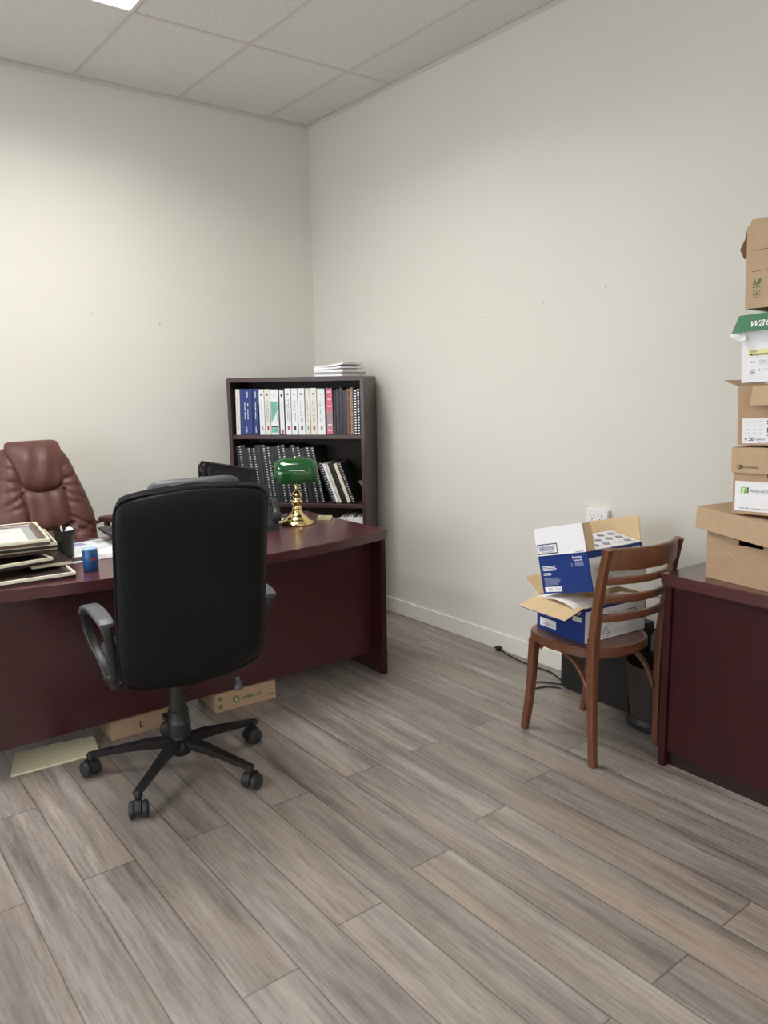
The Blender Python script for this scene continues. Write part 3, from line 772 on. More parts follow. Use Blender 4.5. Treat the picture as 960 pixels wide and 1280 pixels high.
for i, (x, y, ro, w, l, mk, lab) in enumerate([(-2.00, -1.285, .10, .30, .22, 'greypaper', 'lowest grey printed page on the desk behind the blue tin'),
        (-1.985, -1.20, -.12, .28, .21, 'paper', 'white page lying in the middle of the papers behind the blue tin'),
        (-1.955, -1.08, .18, .30, .21, 'newsprint', 'coloured magazine page on the desk behind the pen cup')]):
    b = B(); bx(b, -w/2, w/2, -l/2, l/2, 0, .002)
    o = tag(obj('paper_sheet', b, M[mk], None, T(x, y, ZT+.0022*i+.0002) @ RZ(ro)), lab, 'paper', 'papers on the desk')
    p = Print((-w/2, -l/2, .002), (1, 0, 0), (0, 1, 0), .0002)
    p.lines(.02, .02, w*.48, l*.6, 9, M['palegrey'], seed=i); p.lines(w*.53, .02, w*.95, l*.5, 8, M['palegrey'], seed=i+5)
    if i == 2: p.rect(.03, l*.62, w*.45, l*.92, M['bluegrey']); p.rect(w*.6, l*.55, w*.95, l*.9, M['greyink'])
    p.done('page_print', o)
o = thing('desk_tray', 'shallow black plastic tray with tapered sides on the desk, left of the black chair back', 'tray', T(-1.742, -1.04, ZT+.0075) @ RZ(-.1))
b = B(); t = bmesh.new()
def trq(w, l, z): return [t.verts.new((sx*w, sy*l, z)) for sx, sy in ((-1, -1), (1, -1), (1, 1), (-1, 1))]
R_ = [trq(.095, .09, 0), trq(.14, .12, .034), trq(.142, .122, .048), trq(.136, .116, .048), trq(.092, .088, .006)]
t.faces.new(R_[0][::-1]); t.faces.new(R_[-1])
for A_, B_ in zip(R_, R_[1:]):
    for i in range(4): t.faces.new((A_[i], A_[(i+1) % 4], B_[(i+1) % 4], B_[i]))
bmesh.ops.recalc_face_normals(t, faces=t.faces); join(b, t)
obj('tray_body', b, M['blackplastic'], o)
b = B(); bx(b, -.09, .09, -.086, .086, .0065, .022); obj('paper_filling', b, M['greypaper'], o)

# framed certificates
def frame(x, y, z, ro, w, l, th, tilt, label, mould, inner):
    """x, y: front right corner."""
    o = thing('picture_frame', label, 'picture frame', T(x, y, z) @ RZ(ro) @ RY(tilt) , 'frames stacked on the desk')
    mw = .034; b = B(); g = B()
    prof = [(0, 0), (0, th*.55), (.010, th*.6), (.016, th*.95), (.026, th*.8), (mw, th*.5), (mw, 0)]
    gp = [(-.0012, th*.50), (-.0012, th*.96), (.004, th*1.0), (.0065, th*.8), (.0065, th*.55)]
    def ringp(bm, pf):
        rg = []
        for sx, sy in ((0, 0), (1, 0), (1, 1), (0, 1)):
            rg.append([bm.verts.new(((-w+q) if sx == 0 else -q, q if sy == 0 else l-q, zz)) for q, zz in pf])
        for i in range(4):
            A_, B_ = rg[i], rg[(i+1) % 4]
            for q in range(len(pf)): bm.faces.new((A_[q], A_[(q+1) % len(pf)], B_[(q+1) % len(pf)], B_[q]))
        bmesh.ops.recalc_face_normals(bm, faces=bm.faces)
    ringp(b, prof); ringp(g, gp)
    obj('moulding', b, M[mould], o); obj('gilt_edge', g, M['gilt'], o)
    onebox('backing_board', M['carddark'], o, (-w+mw*.8, -mw*.8, mw*.8, l-mw*.8, .001, .004), 0)
    onebox('mount', M[inner], o, (-w+mw*.9, -mw*.9, mw*.9, l-mw*.9, .0042, th*.42), 0)
    if inner != 'mattegrey': return
    b = B(); bx(b, -w+mw+.035, -mw-.035, mw+.03, l-mw-.03, th*.42+.0002, th*.42+.001); obj('certificate', b, M['document'], o)
    p = Print((-w+mw+.035, mw+.03, th*.42+.001), (1, 0, 0), (0, 1, 0), .0003)
    p.lines(.03, .04, w-2*mw-.10, l-2*mw-.14, 7, M['palegrey'], seed=3, ragged=.5); p.words(.04, l-2*mw-.13, w-2*mw-.12, .02, M['greyink'])
    p.done('certificate_print', o)
FR = .024
frame(-2.200, -1.655, ZT, -.06, .46, .36, FR, 0, 'bottom framed picture of the desk pile, nearest the desk front edge', 'framedark', 'framedark')
b = B(); bx(b, -.15, 0, 0, .22, .0008, .0135)
o = thing('white_book', 'small white-edged book sandwiched low in the pile of frames', 'book', T(-2.172, -1.512, ZT+FR+.001) @ RZ(-.06), None)
obj('pages', b, M['creampaper'], o)
b = B(); bx(b, -.152, .002, -.002, .222, 0, .0008); bx(b, -.152, .002, -.002, .222, .0135, .0143); obj('cover', b, M['framedark'], o)
frame(-2.245, -1.520, ZT+.042, .10, .42, .34, FR, 0, 'framed picture second from the bottom, turned askew in the desk pile', 'framedark', 'framedark')
frame(-2.205, -1.435, ZT+.068, -.10, .42, .34, FR, 0, 'brown-cornered framed picture in the middle of the desk pile', 'framebrown', 'framedark')
frame(-2.215, -1.480, ZT+.093, -.12, .42, .36, FR, 0, 'framed picture directly beneath the top one of the desk pile', 'framedark', 'framedark')
frame(-2.250, -1.520, ZT+.118, -.13, .42, .47, FR, 0, 'topmost framed certificate of the desk pile, lying face up', 'framebrown', 'mattegrey')
b = B(); bx(b, -.11, .11, -.09, .09, 0, .004, bevel=.001)
tag(obj('dark_folder', b, M['framedark'], None, T(-2.118, -1.275, ZT) @ RZ(-.18)), 'thin dark folder lying under the mesh pen cup', 'folder')

# ---------------------------------------------------------------- upholstery helper
def pad(bm, W, z0, z1, ymid, tf, tb, n=8, wfun=None, zadd=None, yadd=None, nu=28, nv=32, p=6, mtx=None, mi=0):
    """closed cushion standing in XZ; front is +y."""
    t = bmesh.new(); F, K = [], []
    for i in range(nv+1):
        qv = -1+2*i/nv; sv = math.copysign(1-(1-abs(qv))**1.7, qv); cw = max(0, 1-abs(sv)**n)**(1/n)
        z = (z0+z1)/2+(z1-z0)/2*sv; hw = W*cw*(wfun(z) if wfun else 1); fr, kr = [], []
        ev = math.sqrt(max(0, 1-abs(sv)**p))
        for j in range(nu+1):
            q = -1+2*j/nu; u = math.copysign(1-(1-abs(q))**1.5, q); e = math.sqrt(max(0, 1-abs(u)**p))*ev
            zz = z+(zadd(u, sv) if zadd else 0); x = u*hw
            ya = yadd(x, zz)*e if yadd else 0
            fr.append(t.verts.new((x, ymid(zz)+tf*e+ya, zz))); kr.append(t.verts.new((x, ymid(zz)-tb*e, zz)))
        F.append(fr); K.append(kr)
    for G in (F, K):
        for i in range(nv):
            for j in range(nu):
                t.faces.new((G[i][j], G[i][j+1], G[i+1][j+1], G[i+1][j])).smooth = True
    for i in range(nv):
        for j in (0, nu): t.faces.new((F[i][j], F[i+1][j], K[i+1][j], K[i][j])).smooth = True
    for i in (0, nv):
        for j in range(nu): t.faces.new((F[i][j], F[i][j+1], K[i][j+1], K[i][j])).smooth = True
    bmesh.ops.remove_doubles(t, verts=t.verts, dist=2e-4)
    bmesh.ops.dissolve_degenerate(t, edges=t.edges, dist=1e-5)
    bmesh.ops.recalc_face_normals(t, faces=t.faces)
    join(bm, t, mtx, mi)
def rim(W, z0, z1, ymid, n=8, wfun=None, zadd=None, m=96):
    out = []
    for i in range(m):
        a = 2*pi*i/m; sv = math.copysign(abs(sin(a))**(2/n), sin(a)); cu = math.copysign(abs(cos(a))**(2/n), cos(a))
        z = (z0+z1)/2+(z1-z0)/2*sv; zz = z+(zadd(cu, sv) if zadd else 0)
        out.append((cu*W*(wfun(z) if wfun else 1), ymid(zz), zz))
    return out
def star_base(root, ang0, R, mleg, mcas, hub_top):
    b = B(); lathe(b, [(0, .07), (.036, .07), (.046, .085), (.046, .115), (.036, .132), (.034, .15), (0, .15)], 24); obj('hub', b, mleg, root)
    for k in range(5):
        a = radians(ang0+72*k)
        b = B()
        pts = [(.030, 0, .118), (.12, 0, .116), (R*.6, 0, .106), (R*.9, 0, .092), (R+.012, 0, .086)]
        sc = [(1.2, 1.35), (1.08, 1.15), (.9, .9), (.78, .75), (.70, .62)]
        prof = [(-.019, -.014), (.019, -.014), (.016, .008), (.007, .018), (-.007, .018), (-.016, .008)]
        sweep(b, pts, [(-x, -y) for x, y in prof], side=(0, 1, 0), scales=sc, smooth=False)
        lathe(b, [(0, .074), (.014, .074), (.015, .09), (.011, .098), (0, .1)], 16, T(R, 0, 0))
        obj('base_leg', b, mleg, root, RZ(a))
        c = bpy.data.objects.new('caster', None)
        b = B(); sw = radians((k*67) % 360)
        lathe(b, [(0, .045), (.006, .045), (.006, .078), (0, .078)], 10)
        hood = [(.034*cos(q), .033+.034*sin(q)*1.08) for q in [pi*(-.05+1.0*i/12) for i in range(13)]]
        prism(b, [(x, z) for x, z in hood]+[(-.02, .027), (.02, .027)], -.011, .011, T(-.010, 0, .0) @ RX(pi/2))
        c = obj('caster', b, mleg, root, RZ(a) @ T(R, 0, 0) @ RZ(sw))
        for s in (-1, 1):
            b = B(); lathe(b, [(0, -.011), (.022, -.011), (.030, -.007), (.0315, 0), (.030, .007), (.022, .0105), (0, .0085)], 28, T(-.010, s*.0225, .0318) @ RX(pi/2*s)); obj('wheel', b, mcas, c)

# ---------------------------------------------------------------- black office chair
oc = thing('office_chair', 'black vinyl high-back office chair on casters in front of the desk, seen from behind', 'chair', T(-1.950, -1.972, 0) @ RZ(radians(-3)))
bp = M['blackplastic']
star_base(oc, 8.6, .338, bp, M['rubber'], .15)
b = B(); lathe(b, [(0, .148), (.044, .148), (.044, .20), (.040, .205), (.039, .25), (.034, .255), (.033, .315), (.030, .31), (.029, .375), (0, .375)], 28); obj('column_shroud', b, bp, oc)
b = B(); lathe(b, [(0, .374), (.014, .374), (.014, .40), (0, .40)], 20); obj('gas_lift', b, M['chrome'], oc)
b = B(); bx(b, -.09, .09, -.10, .13, .400, .424, bevel=.006); bx(b, -.20, .20, -.02, .08, .420, .432, bevel=.004); obj('seat_plate', b, bp, oc)
b = B(); tube(b, [(.09, -.10, .398), (.15, -.135, .392), (.185, -.15, .380)], .005); obj('tilt_lever', b, bp, oc)
b = B(); lathe(b, [(0, 0), (.012, .001), (.018, .007), (.015, .015), (.017, .019), (.012, .027), (.0135, .032), (.008, .039), (.010, .042), (.006, .052), (0, .054)], 20, T(.187, -.152, .331)); obj('lever_knob', b, M['greyplastic'], oc)
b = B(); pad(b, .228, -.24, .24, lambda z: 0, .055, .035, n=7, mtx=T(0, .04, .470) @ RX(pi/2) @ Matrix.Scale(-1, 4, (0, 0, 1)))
bmesh.ops.recalc_face_normals(b, faces=b.faces); obj('seat_cushion', b, M['blackleather_lit'], oc)
ym = lambda z: -.205-.135*(z-.42)-.05*max(0, z-.75)**2
zc1 = lambda u, sv: (-.040*(1-u*u) if sv < 0 else .018*(1-u*u))*min(1, abs(sv)**4)
BW, BZ0, BZ1 = .270, .462, 1.122
wf = lambda z: 1-.03*max(0, (.62-z)/.15) if z < .62 else 1
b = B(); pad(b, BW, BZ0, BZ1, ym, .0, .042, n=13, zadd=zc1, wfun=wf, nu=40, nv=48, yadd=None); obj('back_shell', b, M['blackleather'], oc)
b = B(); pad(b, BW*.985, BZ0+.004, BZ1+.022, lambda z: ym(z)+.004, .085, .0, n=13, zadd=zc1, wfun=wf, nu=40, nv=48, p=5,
             yadd=lambda x, z: .012*sin(z*22)-.02*math.exp(-((abs(x)-.16)/.02)**2)); obj('back_cushion', b, M['blackleather_lit'], oc)
b = B(); tube(b, rim(BW*1.003, BZ0, BZ1+.001, ym, 13, wf, zc1, 140), .005, 8, closed=True); obj('piping', b, M['blackleather'], oc)
b = B(); pad(b, .168, .99, 1.172, lambda z: ym(z)+.055, .06, .05, n=6, p=3, nu=24, nv=20); obj('head_cushion', b, M['blackleather_lit'], oc, T(.022, 0, 0))
for s in (-1, 1):
    x = s*.292+(.022 if s > 0 else 0); xb = s*.262
    path = catmull([(xb, -.10, .452), (xb, -.165, .50), (s*.278, -.188, .60), (x, -.186, .672), (x, -.150, .690), (x, -.06, .700), (x, .03, .690), (x, .085, .655), (s*.288, .085, .600), (s*.278, .045, .545), (s*.268, -.02, .495), (xb, -.06, .452)], 6)
    b = B(); sweep(b, path, rrect(.034, .024, .007), side=(1, 0, 0))
    bx(b, xb-.014, xb+.014, -.14, -.02, .436, .466, bevel=.005); bx(b, min(xb, s*.12), max(xb, s*.12), -.10, -.05, .432, .446, bevel=.004)
    obj('arm_frame', b, bp, oc)
    b = B(); sweep(b, catmull([(x, -.205, .692), (x, -.16, .706), (x, -.06, .716), (x, .03, .706), (x, .085, .674)], 6), rrect(.056, .018, .007), side=(1, 0, 0), scales=[1-.12*max(0, abs(k-12)/12-.6)/.4 for k in range(25)])
    obj('arm_pad', b, M['greyplastic'], oc)

# ---------------------------------------------------------------- brown executive chair
ex = thing('executive_chair', 'brown leather high-back executive chair behind the desk, facing the camera', 'chair', T(-1.962, -.61, 0) @ RZ(radians(188)))
star_base(ex, 20, .31, M['brownwood'], M['rubber'], .15)
b = B(); lathe(b, [(0, .148), (.034, .148), (.032, .30), (.026, .31), (.026, .42), (0, .42)], 24); obj('column_shroud', b, bp, ex)
b = B(); bx(b, -.12, .12, -.14, .14, .42, .45, bevel=.006); obj('seat_plate', b, bp, ex)
b = B(); pad(b, .265, -.27, .27, lambda z: 0, .07, .05, n=6, mtx=T(0, .02, .50) @ RX(pi/2) @ Matrix.Scale(-1, 4, (0, 0, 1)))
bmesh.ops.recalc_face_normals(b, faces=b.faces); obj('seat_cushion', b, M['brown'], ex)
zs = [.44, .55, .66, .76, .82, .92, 1.01, 1.10, 1.16, 1.22]; hs = [.215, .23, .252, .265, .263, .243, .218, .195, .172, .150]
ehw = lambda z: interp(z, zs, hs)
eym = lambda z: -.10-.36*(z-.5)
def wr(x, z):
    y = 0
    for sx in (-1, 1):
        y -= .016*math.exp(-((x-sx*.108)/.010)**2)*(1 if .60 < z < .96 else .3)
        for zz, sl, a in ((1.0, .25, .016), (.94, -.5, .014), (.89, -.25, .012), (.81, -.6, .016), (.76, -.5, .014), (.72, .35, .012), (1.07, .2, .010), (.97, -.1, .010)):
            xx = sx*x
            if xx > .10: y -= a*math.exp(-((z-zz-sl*(xx-.11))/.013)**2)*min(1, (xx-.10)/.02)*.6
        y += .014*math.exp(-((sx*x-.17)/.05)**2)
    y -= .018*math.exp(-((z-.765-.6*x*x)/.010)**2)*(1 if abs(x) < .13 else 0)
    y += .010*sin(z*30)*math.exp(-(x/.1)**2)
    return y
b = B(); pad(b, 1, .44, 1.202, eym, .085, .045, n=14, p=5, wfun=ehw, yadd=wr, nu=90, nv=170, zadd=lambda u, sv: -.03*u*u*max(0, sv)**8); obj('back_cushion', b, M['brown'], ex)
hh = lambda z: interp(z, [.96, 1.0, 1.07, 1.15, 1.23], [.105, .112, .125, .142, .146])
b = B(); pad(b, 1, .970, 1.212, lambda z: eym(z)+.070-.25*max(0, z-1.12), .058, .04, n=9, p=3.2, wfun=hh, nu=36, nv=36, zadd=lambda u, sv: -.022*(1-u*u)*max(0, -sv)**3,
             yadd=lambda x, z: .004*sin(x*60+z*20)); obj('headrest', b, M['brown'], ex)
b = B(); pad(b, .105, .775, .965, lambda z: eym(z)+.076, .028, .02, n=10, p=3, nu=24, nv=24, zadd=lambda u, sv: -.02*(1-u*u)*max(0, -sv)**3-.012*(1-u*u)*max(0, sv)**3,
             yadd=lambda x, z: .004*sin(x*75+.5)+.003*sin(x*40+z*25)); obj('lumbar_panel', b, M['brown'], ex)
for s in (-1, 1):
    x = s*.315
    b = B(); sweep(b, catmull([(x, -.19, .760), (x, -.10, .772), (x, .05, .772), (x, .16, .755), (x, .19, .72)], 6), rrect(.062, .036, .014), side=(1, 0, 0)); obj('arm_pad', b, M['browndark'], ex)
    b = B(); sweep(b, catmull([(x, -.16, .745), (x, -.10, .66), (x, -.03, .56), (x, .0, .47), (s*.24, .0, .44)], 6), rrect(.036, .026, .008), side=(0, 1, 0))
    sweep(b, [(x, -.185, .755), (s*.255, -.195, .745)], rrect(.024, .018, .005), side=(0, 1, 0))
    sweep(b, catmull([(x, .15, .742), (x, .10, .62), (x, .03, .52), (x, .0, .47)], 6), rrect(.036, .026, .008), side=(0, 1, 0)); obj('arm_frame', b, M['brownwood'], ex)

# ---------------------------------------------------------------- wooden chair
wc = thing('wooden_chair', 'brown bentwood ladder-back chair by the right wall holding two blue boxes', 'chair', T(-.505, -2.80, 0) @ RZ(radians(-7.5)))
cw_ = M['chairwood']
def seat_outline(off=0):
    P = []
    for i in range(64):
        a = 2*pi*i/64; c, s = cos(a), sin(a)
        w = .215 if s > 0 else .205; n = 3.2 if s > 0 else 2.5
        P.append((math.copysign(abs(c)**(2/n), c)*(w-off), math.copysign(abs(s)**(2/n), s)*(.21-off)+.0))
    return P
b = B()
for z0, z1, o in ((.418, .424, .006), (.424, .450, 0), (.450, .456, .003)): prism(b, seat_outline(o), z0, z1)
t = bmesh.new(); A_ = [t.verts.new((x, y, .4562)) for x, y in seat_outline(.004)]; B_ = [t.verts.new((x, y, .459)) for x, y in seat_outline(.012)]; C_ = [t.verts.new((x, y, .4585)) for x, y in seat_outline(.030)]; D_ = [t.verts.new((x, y, .4562)) for x, y in seat_outline(.034)]
for U, V in ((A_, B_), (B_, C_), (C_, D_)):
    for i in range(64): t.faces.new((U[i], U[(i+1) % 64], V[(i+1) % 64], V[i]))
join(b, t); obj('seat_frame', b, cw_, wc)
b = B(); prism(b, seat_outline(.034), .4561, .4574); obj('seat_panel', b, M['chairseat'], wc)
sq = rrect(.034, .034, .006)
for s in (-1, 1):
    b = B(); sweep(b, catmull([(s*.168, .150, .4175), (s*.170, .156, .33), (s*.170, .168, .20), (s*.171, .186, .08), (s*.172, .202, 0)], 6), sq, side=(1, 0, 0), scales=[1.12-.3*k/24 for k in range(25)])
    obj('front_leg', b, cw_, wc)
    b = B(); sweep(b, catmull([(s*.178, -.205, 0), (s*.181, -.200, .15), (s*.184, -.197, .30), (s*.186, -.199, .45), (s*.188, -.212, .60), (s*.189, -.236, .75), (s*.189, -.262, .87)], 6), sq, side=(1, 0, 0), scales=[.88+.16*math.exp(-((k-18)/8)**2) for k in range(37)])
    obj('rear_leg', b, cw_, wc)
def post_y(z): return interp(z, [.45, .60, .75, .87], [-.199, -.212, -.236, -.262])
def slat(z, h, th, depth, name, sag=0):
    b = B(); pts = []
    for k in range(21):
        u = -1+2*k/20; pts.append((u*.180, post_y(z)-.004-depth*(1-u*u), z-sag*(1-u*u)))
    sweep(b, pts, rrect(h, th, min(h, th)*.35), side=(0, -.12, 1)); obj(name, b, cw_, wc)
slat(.830, .086, .017, .050, 'top_rail')
slat(.746, .030, .017, .048, 'back_slat')
slat(.672, .032, .017, .044, 'back_slat')
slat(.596, .032, .017, .038, 'back_slat')
for s in (-1, 1):
    b = B(); sweep(b, catmull([(s*.150, .148, .395), (s*.145, .11, .404), (s*.148, .03, .405), (s*.155, -.06, .385), (s*.166, -.135, .335), (s*.170, -.182, .26), (s*.170, -.183, .24)], 6), rrect(.022, .014, .005), side=(1, 0, 0)); obj('brace', b, cw_, wc)
b = B(); sweep(b, catmull([(-.150, .140, .375), (-.11, .128, .402), (0, .122, .406), (.11, .128, .402), (.150, .140, .375)], 6), rrect(.022, .014, .005), side=(0, 1, 0)); obj('brace', b, cw_, wc)

# ---------------------------------------------------------------- carton helper: open box with walls
def panel(bm, p, u, v, th, mi=0):
    """thin board: corner p, edges u and v, thickened along u x v."""
    p, u, v = Vector(p), Vector(u), Vector(v); n = u.cross(v).normalized()*th
    a = [bm.verts.new(q) for q in (p, p+u, p+u+v, p+v)]; c = [bm.verts.new(q+n) for q in (p, p+u, p+u+v, p+v)]
    for f in ((a[3], a[2], a[1], a[0]), (c[0], c[1], c[2], c[3])): bm.faces.new(f).material_index = mi
    for i in range(4): bm.faces.new((a[i], a[(i+1) % 4], c[(i+1) % 4], c[i])).material_index = mi
def board(name, parent, p, u, v, th, mo, mi_):
    """board with a printed outer face (the +n side) and plain card elsewhere."""
    b = B(); panel(b, p, u, v, th)
    bmesh.ops.recalc_face_normals(b, faces=b.faces)
    n = Vector(u).cross(Vector(v)).normalized()
    for f in b.faces:
        f.normal_update(); f.material_index = 0 if f.normal.dot(n) > .9 else 1
    return obj(name, b, [mo, mi_], parent)
CT = .004
def open_box(root, L, Dp, Hh, mfront, mside, mtop=None, closed=False, minner='cardlight'):
    b = B()
    ic = M[minner]; mats = [mfront, mside, ic]
    bx(b, 0, L, 0, CT, 0, Hh, mi=0); bx(b, 0, L, Dp-CT, Dp, 0, Hh, mi=0)
    bx(b, 0, CT, CT, Dp-CT, 0, Hh, mi=1); bx(b, L-CT, L, CT, Dp-CT, 0, Hh, mi=1)
    bx(b, CT, L-CT, CT, Dp-CT, 0, CT, mi=2)
    if closed: bx(b, 0, L, 0, Dp, Hh, Hh+CT, mi=1)
    for f in b.faces:
        c = f.calc_center_median(); f.normal_update(); inw = Vector((L/2, Dp/2, Hh/2))-c
        if not closed and f.normal.dot(inw) > .03 and .003 < c.z: f.material_index = 2
        if abs(f.normal.z) > .9 and c.z > Hh-.001 and not closed: f.material_index = 2
    return obj('box_body', b, mats, root)

# two blue boxes on the wooden chair
def blue_front(p, L, h, upper):
    w = M['white']; o = 0
    p.text('brother', L*.70, h*.86, .016, w, bold=.012)
    p.words(L*.72, h*.80, L*.88, .005, w, 1, 2)
    p.words(L*.66, h*.66, L*.94, .020, M['bluegrey'], 1, 8, .5)
    p.lines(L*.06, h*.60, L*.36, h*.74, 4, w, 1, .5, .35, 4)
    p.lines(L*.06, h*.48, L*.26, h*.56, 2, w, 1, .5, .3, 5)
    p.lines(L*.06, h*.22, L*.40, h*.42, 7, M['bluegrey'], 1, .6, .2, 6)
    p.rect(L*.05, h*.045, L*.40, h*.175, w); p.text('510', L*.12, h*.075, .015, M['greyink'], 2, bold=.02); p.words(L*.26, h*.08, L*.38, .011, M['palegrey'], 2, 3)
def side_print(p, D_, h, tri=True):
    for i, (a0, b0, a1, b1) in enumerate(((.06, .15, .30, .82), (.36, .40, .62, .88))): p.lines(D_*a0, h*b0, D_*a1, h*b1, 8, M['palegrey'], 1, .55, .4, i)
    p.words(D_*.36, h*.62, D_*.66, .012, M['greyink'], 1, 7)
    p.rect(D_*.05, h*.04, D_*.16, h*.14, M['ink']); p.words(D_*.06, h*.06, D_*.15, .006, M['white'], 2, 3)
    x, y, r = D_*.34, h*.16, .018
    P3 = [(x-r, y), (x+r, y), (x, y+r*1.7)]
    for i in range(3):
        a, c = Vector(P3[i]), Vector(P3[(i+1) % 3]); d = (c-a).normalized(); nn = Vector((-d.y, d.x))*.0016
        p.poly([a-nn, c-nn, c+nn, a+nn], M['bluegrey'])
    p.words(x-r, h*.06, x+r*1.3, .005, M['greyink'], 1, 9)
    hx, hy = D_*.72, h*.62
    H6 = [(hx+.05*cos(q), hy+.028*sin(q)) for q in [radians(d) for d in (0, 50, 130, 180, 230, 310)]]
    for i in range(6):
        a, c = Vector(H6[i]), Vector(H6[(i+1) % 6]); d = (c-a).normalized(); nn = Vector((-d.y, d.x))*.0013
        p.poly([a-nn, c-nn, c+nn, a+nn], M['ink'])
    p.rect(hx-.03, hy-.004, hx+.03, hy-.001, M['ink']); p.rect(hx-.034, hy-.012, hx+.02, hy-.010, M['ink'])
lo = thing('blue_carton', 'lower blue and white printed carton resting on the wooden chair seat, flaps open', 'carton', T(-.636, -2.628, .4600) @ RZ(radians(-96)), 'blue cartons on the wooden chair')
L, Dp, Hh = .263, .352, .142
open_box(lo, L, Dp, Hh, M['blue'], M['white'])
p = Print((0, 0, 0), (1, 0, 0), (0, 0, 1)); w = M['white']
p.lines(L*.07, Hh*.44, L*.34, Hh*.72, 4, M['bluegrey'], 1, .6, .2, 3); p.rect(L*.07, Hh*.12, L*.42, Hh*.36, w); p.words(L*.09, Hh*.17, L*.39, .012, M['palegrey'], 2, 4); p.text('510', L*.18, Hh*.16, .016, M['greyink'], 3)
p.words(L*.74, Hh*.78, L*.93, .012, M['bluegrey'], 1, 5); p.rect(L*.76, Hh*.58, L*.94, Hh*.72, w); p.words(L*.78, Hh*.61, L*.92, .010, M['palegrey'], 2, 6)
p.done('front_print', lo)
p = Print((L, 0, 0), (0, 1, 0), (0, 0, 1)); p.rect(0, Hh*.90, Dp, Hh, M['blue']); side_print(p, Dp, Hh*.9); p.done('side_print', lo)
board('flap', lo, (L-.003, 0, Hh), (-L+.006, 0, 0), (.025, -.128, -.022), .003, M['cardlight'], M['blue'])
board('flap', lo, (-.001, .004, Hh-.001), (0, .34, 0), (-.085, .0, .055), .003, M['cardlight'], M['white'])
board('flap', lo, (.003, Dp, Hh), (L-.006, 0, 0), (-.0, .10, -.03), .003, M['cardlight'], M['blue'])
board('side_flap', lo, (L-.001, .01, Hh-.001), (0, Dp-.02, 0), (-.118, 0, -.012), .003, M['white'], M['cardlight'])
# curled paper inside it
o = thing('rolled_papers', 'curled booklet papers spilling out of the lower blue carton under the upper one', 'papers', lo.matrix_basis @ T(L*.5, .06, Hh-.02))
for k in range(4):
    b = B(); pts = catmull([(-.115, 0, .010+.003*k), (-.05, 0, .022+.003*k), (.02, -.004*k, .034+.001*k), (.072+.003*k, -.004*k, .030), (.094+.003*k, 0, .012), (.084, 0, -.010), (.06, 0, -.018)], 6)
    sweep(b, [(x, y-.02, z) for x, y, z in [tuple(q) for q in pts]], rrect(.13, .0016, .0006, 1), side=(0, 1, 0)); obj('paper_sheet', b, M['paper' if k % 2 else 'creampaper'], o)
up = thing('blue_carton', 'upper blue carton tilted on the lower one, white barcode flap standing up', 'carton', T(-.668, -2.689, .622) @ RZ(-.05) @ RY(.016) @ RX(-.244) @ RZ(-pi/2), 'blue cartons on the wooden chair')
L, Dp, Hh = .258, .328, .153
open_box(up, L, Dp, Hh, M['blue'], M['white'])
p = Print((0, 0, 0), (1, 0, 0), (0, 0, 1)); blue_front(p, L, Hh, True); p.done('front_print', up)
p = Print((L, 0, 0), (0, 1, 0), (0, 0, 1)); p.rect(0, Hh*.83, Dp, Hh, M['blue']); p.text('brother', Dp*.80, Hh*.87, .016, M['white'], 2, bold=.012); side_print(p, Dp, Hh*.80); p.done('side_print', up)
ft = board('end_flap', up, (0, .0, Hh), (L, 0, 0), (-.004, .004, .112), .003, M['white'], M['cardlight'])
p = Print((0, -.0034, Hh), (1, 0, 0), (0, .004, .112))
p.rect(L*.02, .006, L*.44, .047, M['navy']); p.rect(L*.035, .010, L*.425, .043, M['white'], 2)
r_ = random.Random(4); a = L*.07
while a < L*.39:
    w_ = .0012+.0028*r_.random(); p.rect(a, .018, min(a+w_, L*.39), .038, M['bluegrey'], 3); a += w_+.0012+.0015*r_.random()
p.words(L*.1, .012, L*.36, .004, M['greyink'], 3, 2); p.words(L*.80, .003, L*.95, .004, M['bluegrey'], 2, 2)
p.done('barcode_label', up)
board('end_flap', up, (.003, Dp, Hh), (L-.006, 0, 0), (.0, .012, .110), .003, M['cardlight'], M['cardlight'])
board('side_flap', up, (.0, .006, Hh), (0, .05, 0), (-.012, 0, .105), .003, M['cardlight'], M['cardlight'])
board('side_flap', up, (L-.002, .050, Hh+.002), (0, -.042, 0), (-.004, 0, .108), .003, M['cardlight'], M['cardlight'])
tf = board('top_flap', up, (L, .052, Hh), (0, Dp-.056, 0), (-.138, 0, .058), .003, M['white'], M['white'])
p = Print((L, .0, Hh+.0), (0, 1, 0), (-.138, 0, .058), .0042)
for i in range(3):
    for j in range(4):
        a, c = .066+j*.064, .026+i*.042
        if (i, j) == (0, 2): p.words(a, c, a+.05, .008, M['bluegrey']); continue
        p.poly([(a, c), (a+.036, c-.003), (a+.042, c+.012), (a+.030, c+.020), (a+.006, c+.018)], M['bluegrey']); p.rect(a+.010, c+.006, a+.028, c+.010, M['palegrey'], 1.3)
        p.rect(a+.002, c-.009, a+.04, c-.006, M['palegrey'])
p.done('printer_pictures', up)

# ---------------------------------------------------------------- right cabinet
cb = thing('cabinet', 'low dark mahogany cabinet against the right wall under the stack of boxes', 'cabinet', T(-.500, -3.125, 0) @ RZ(radians(-92)))
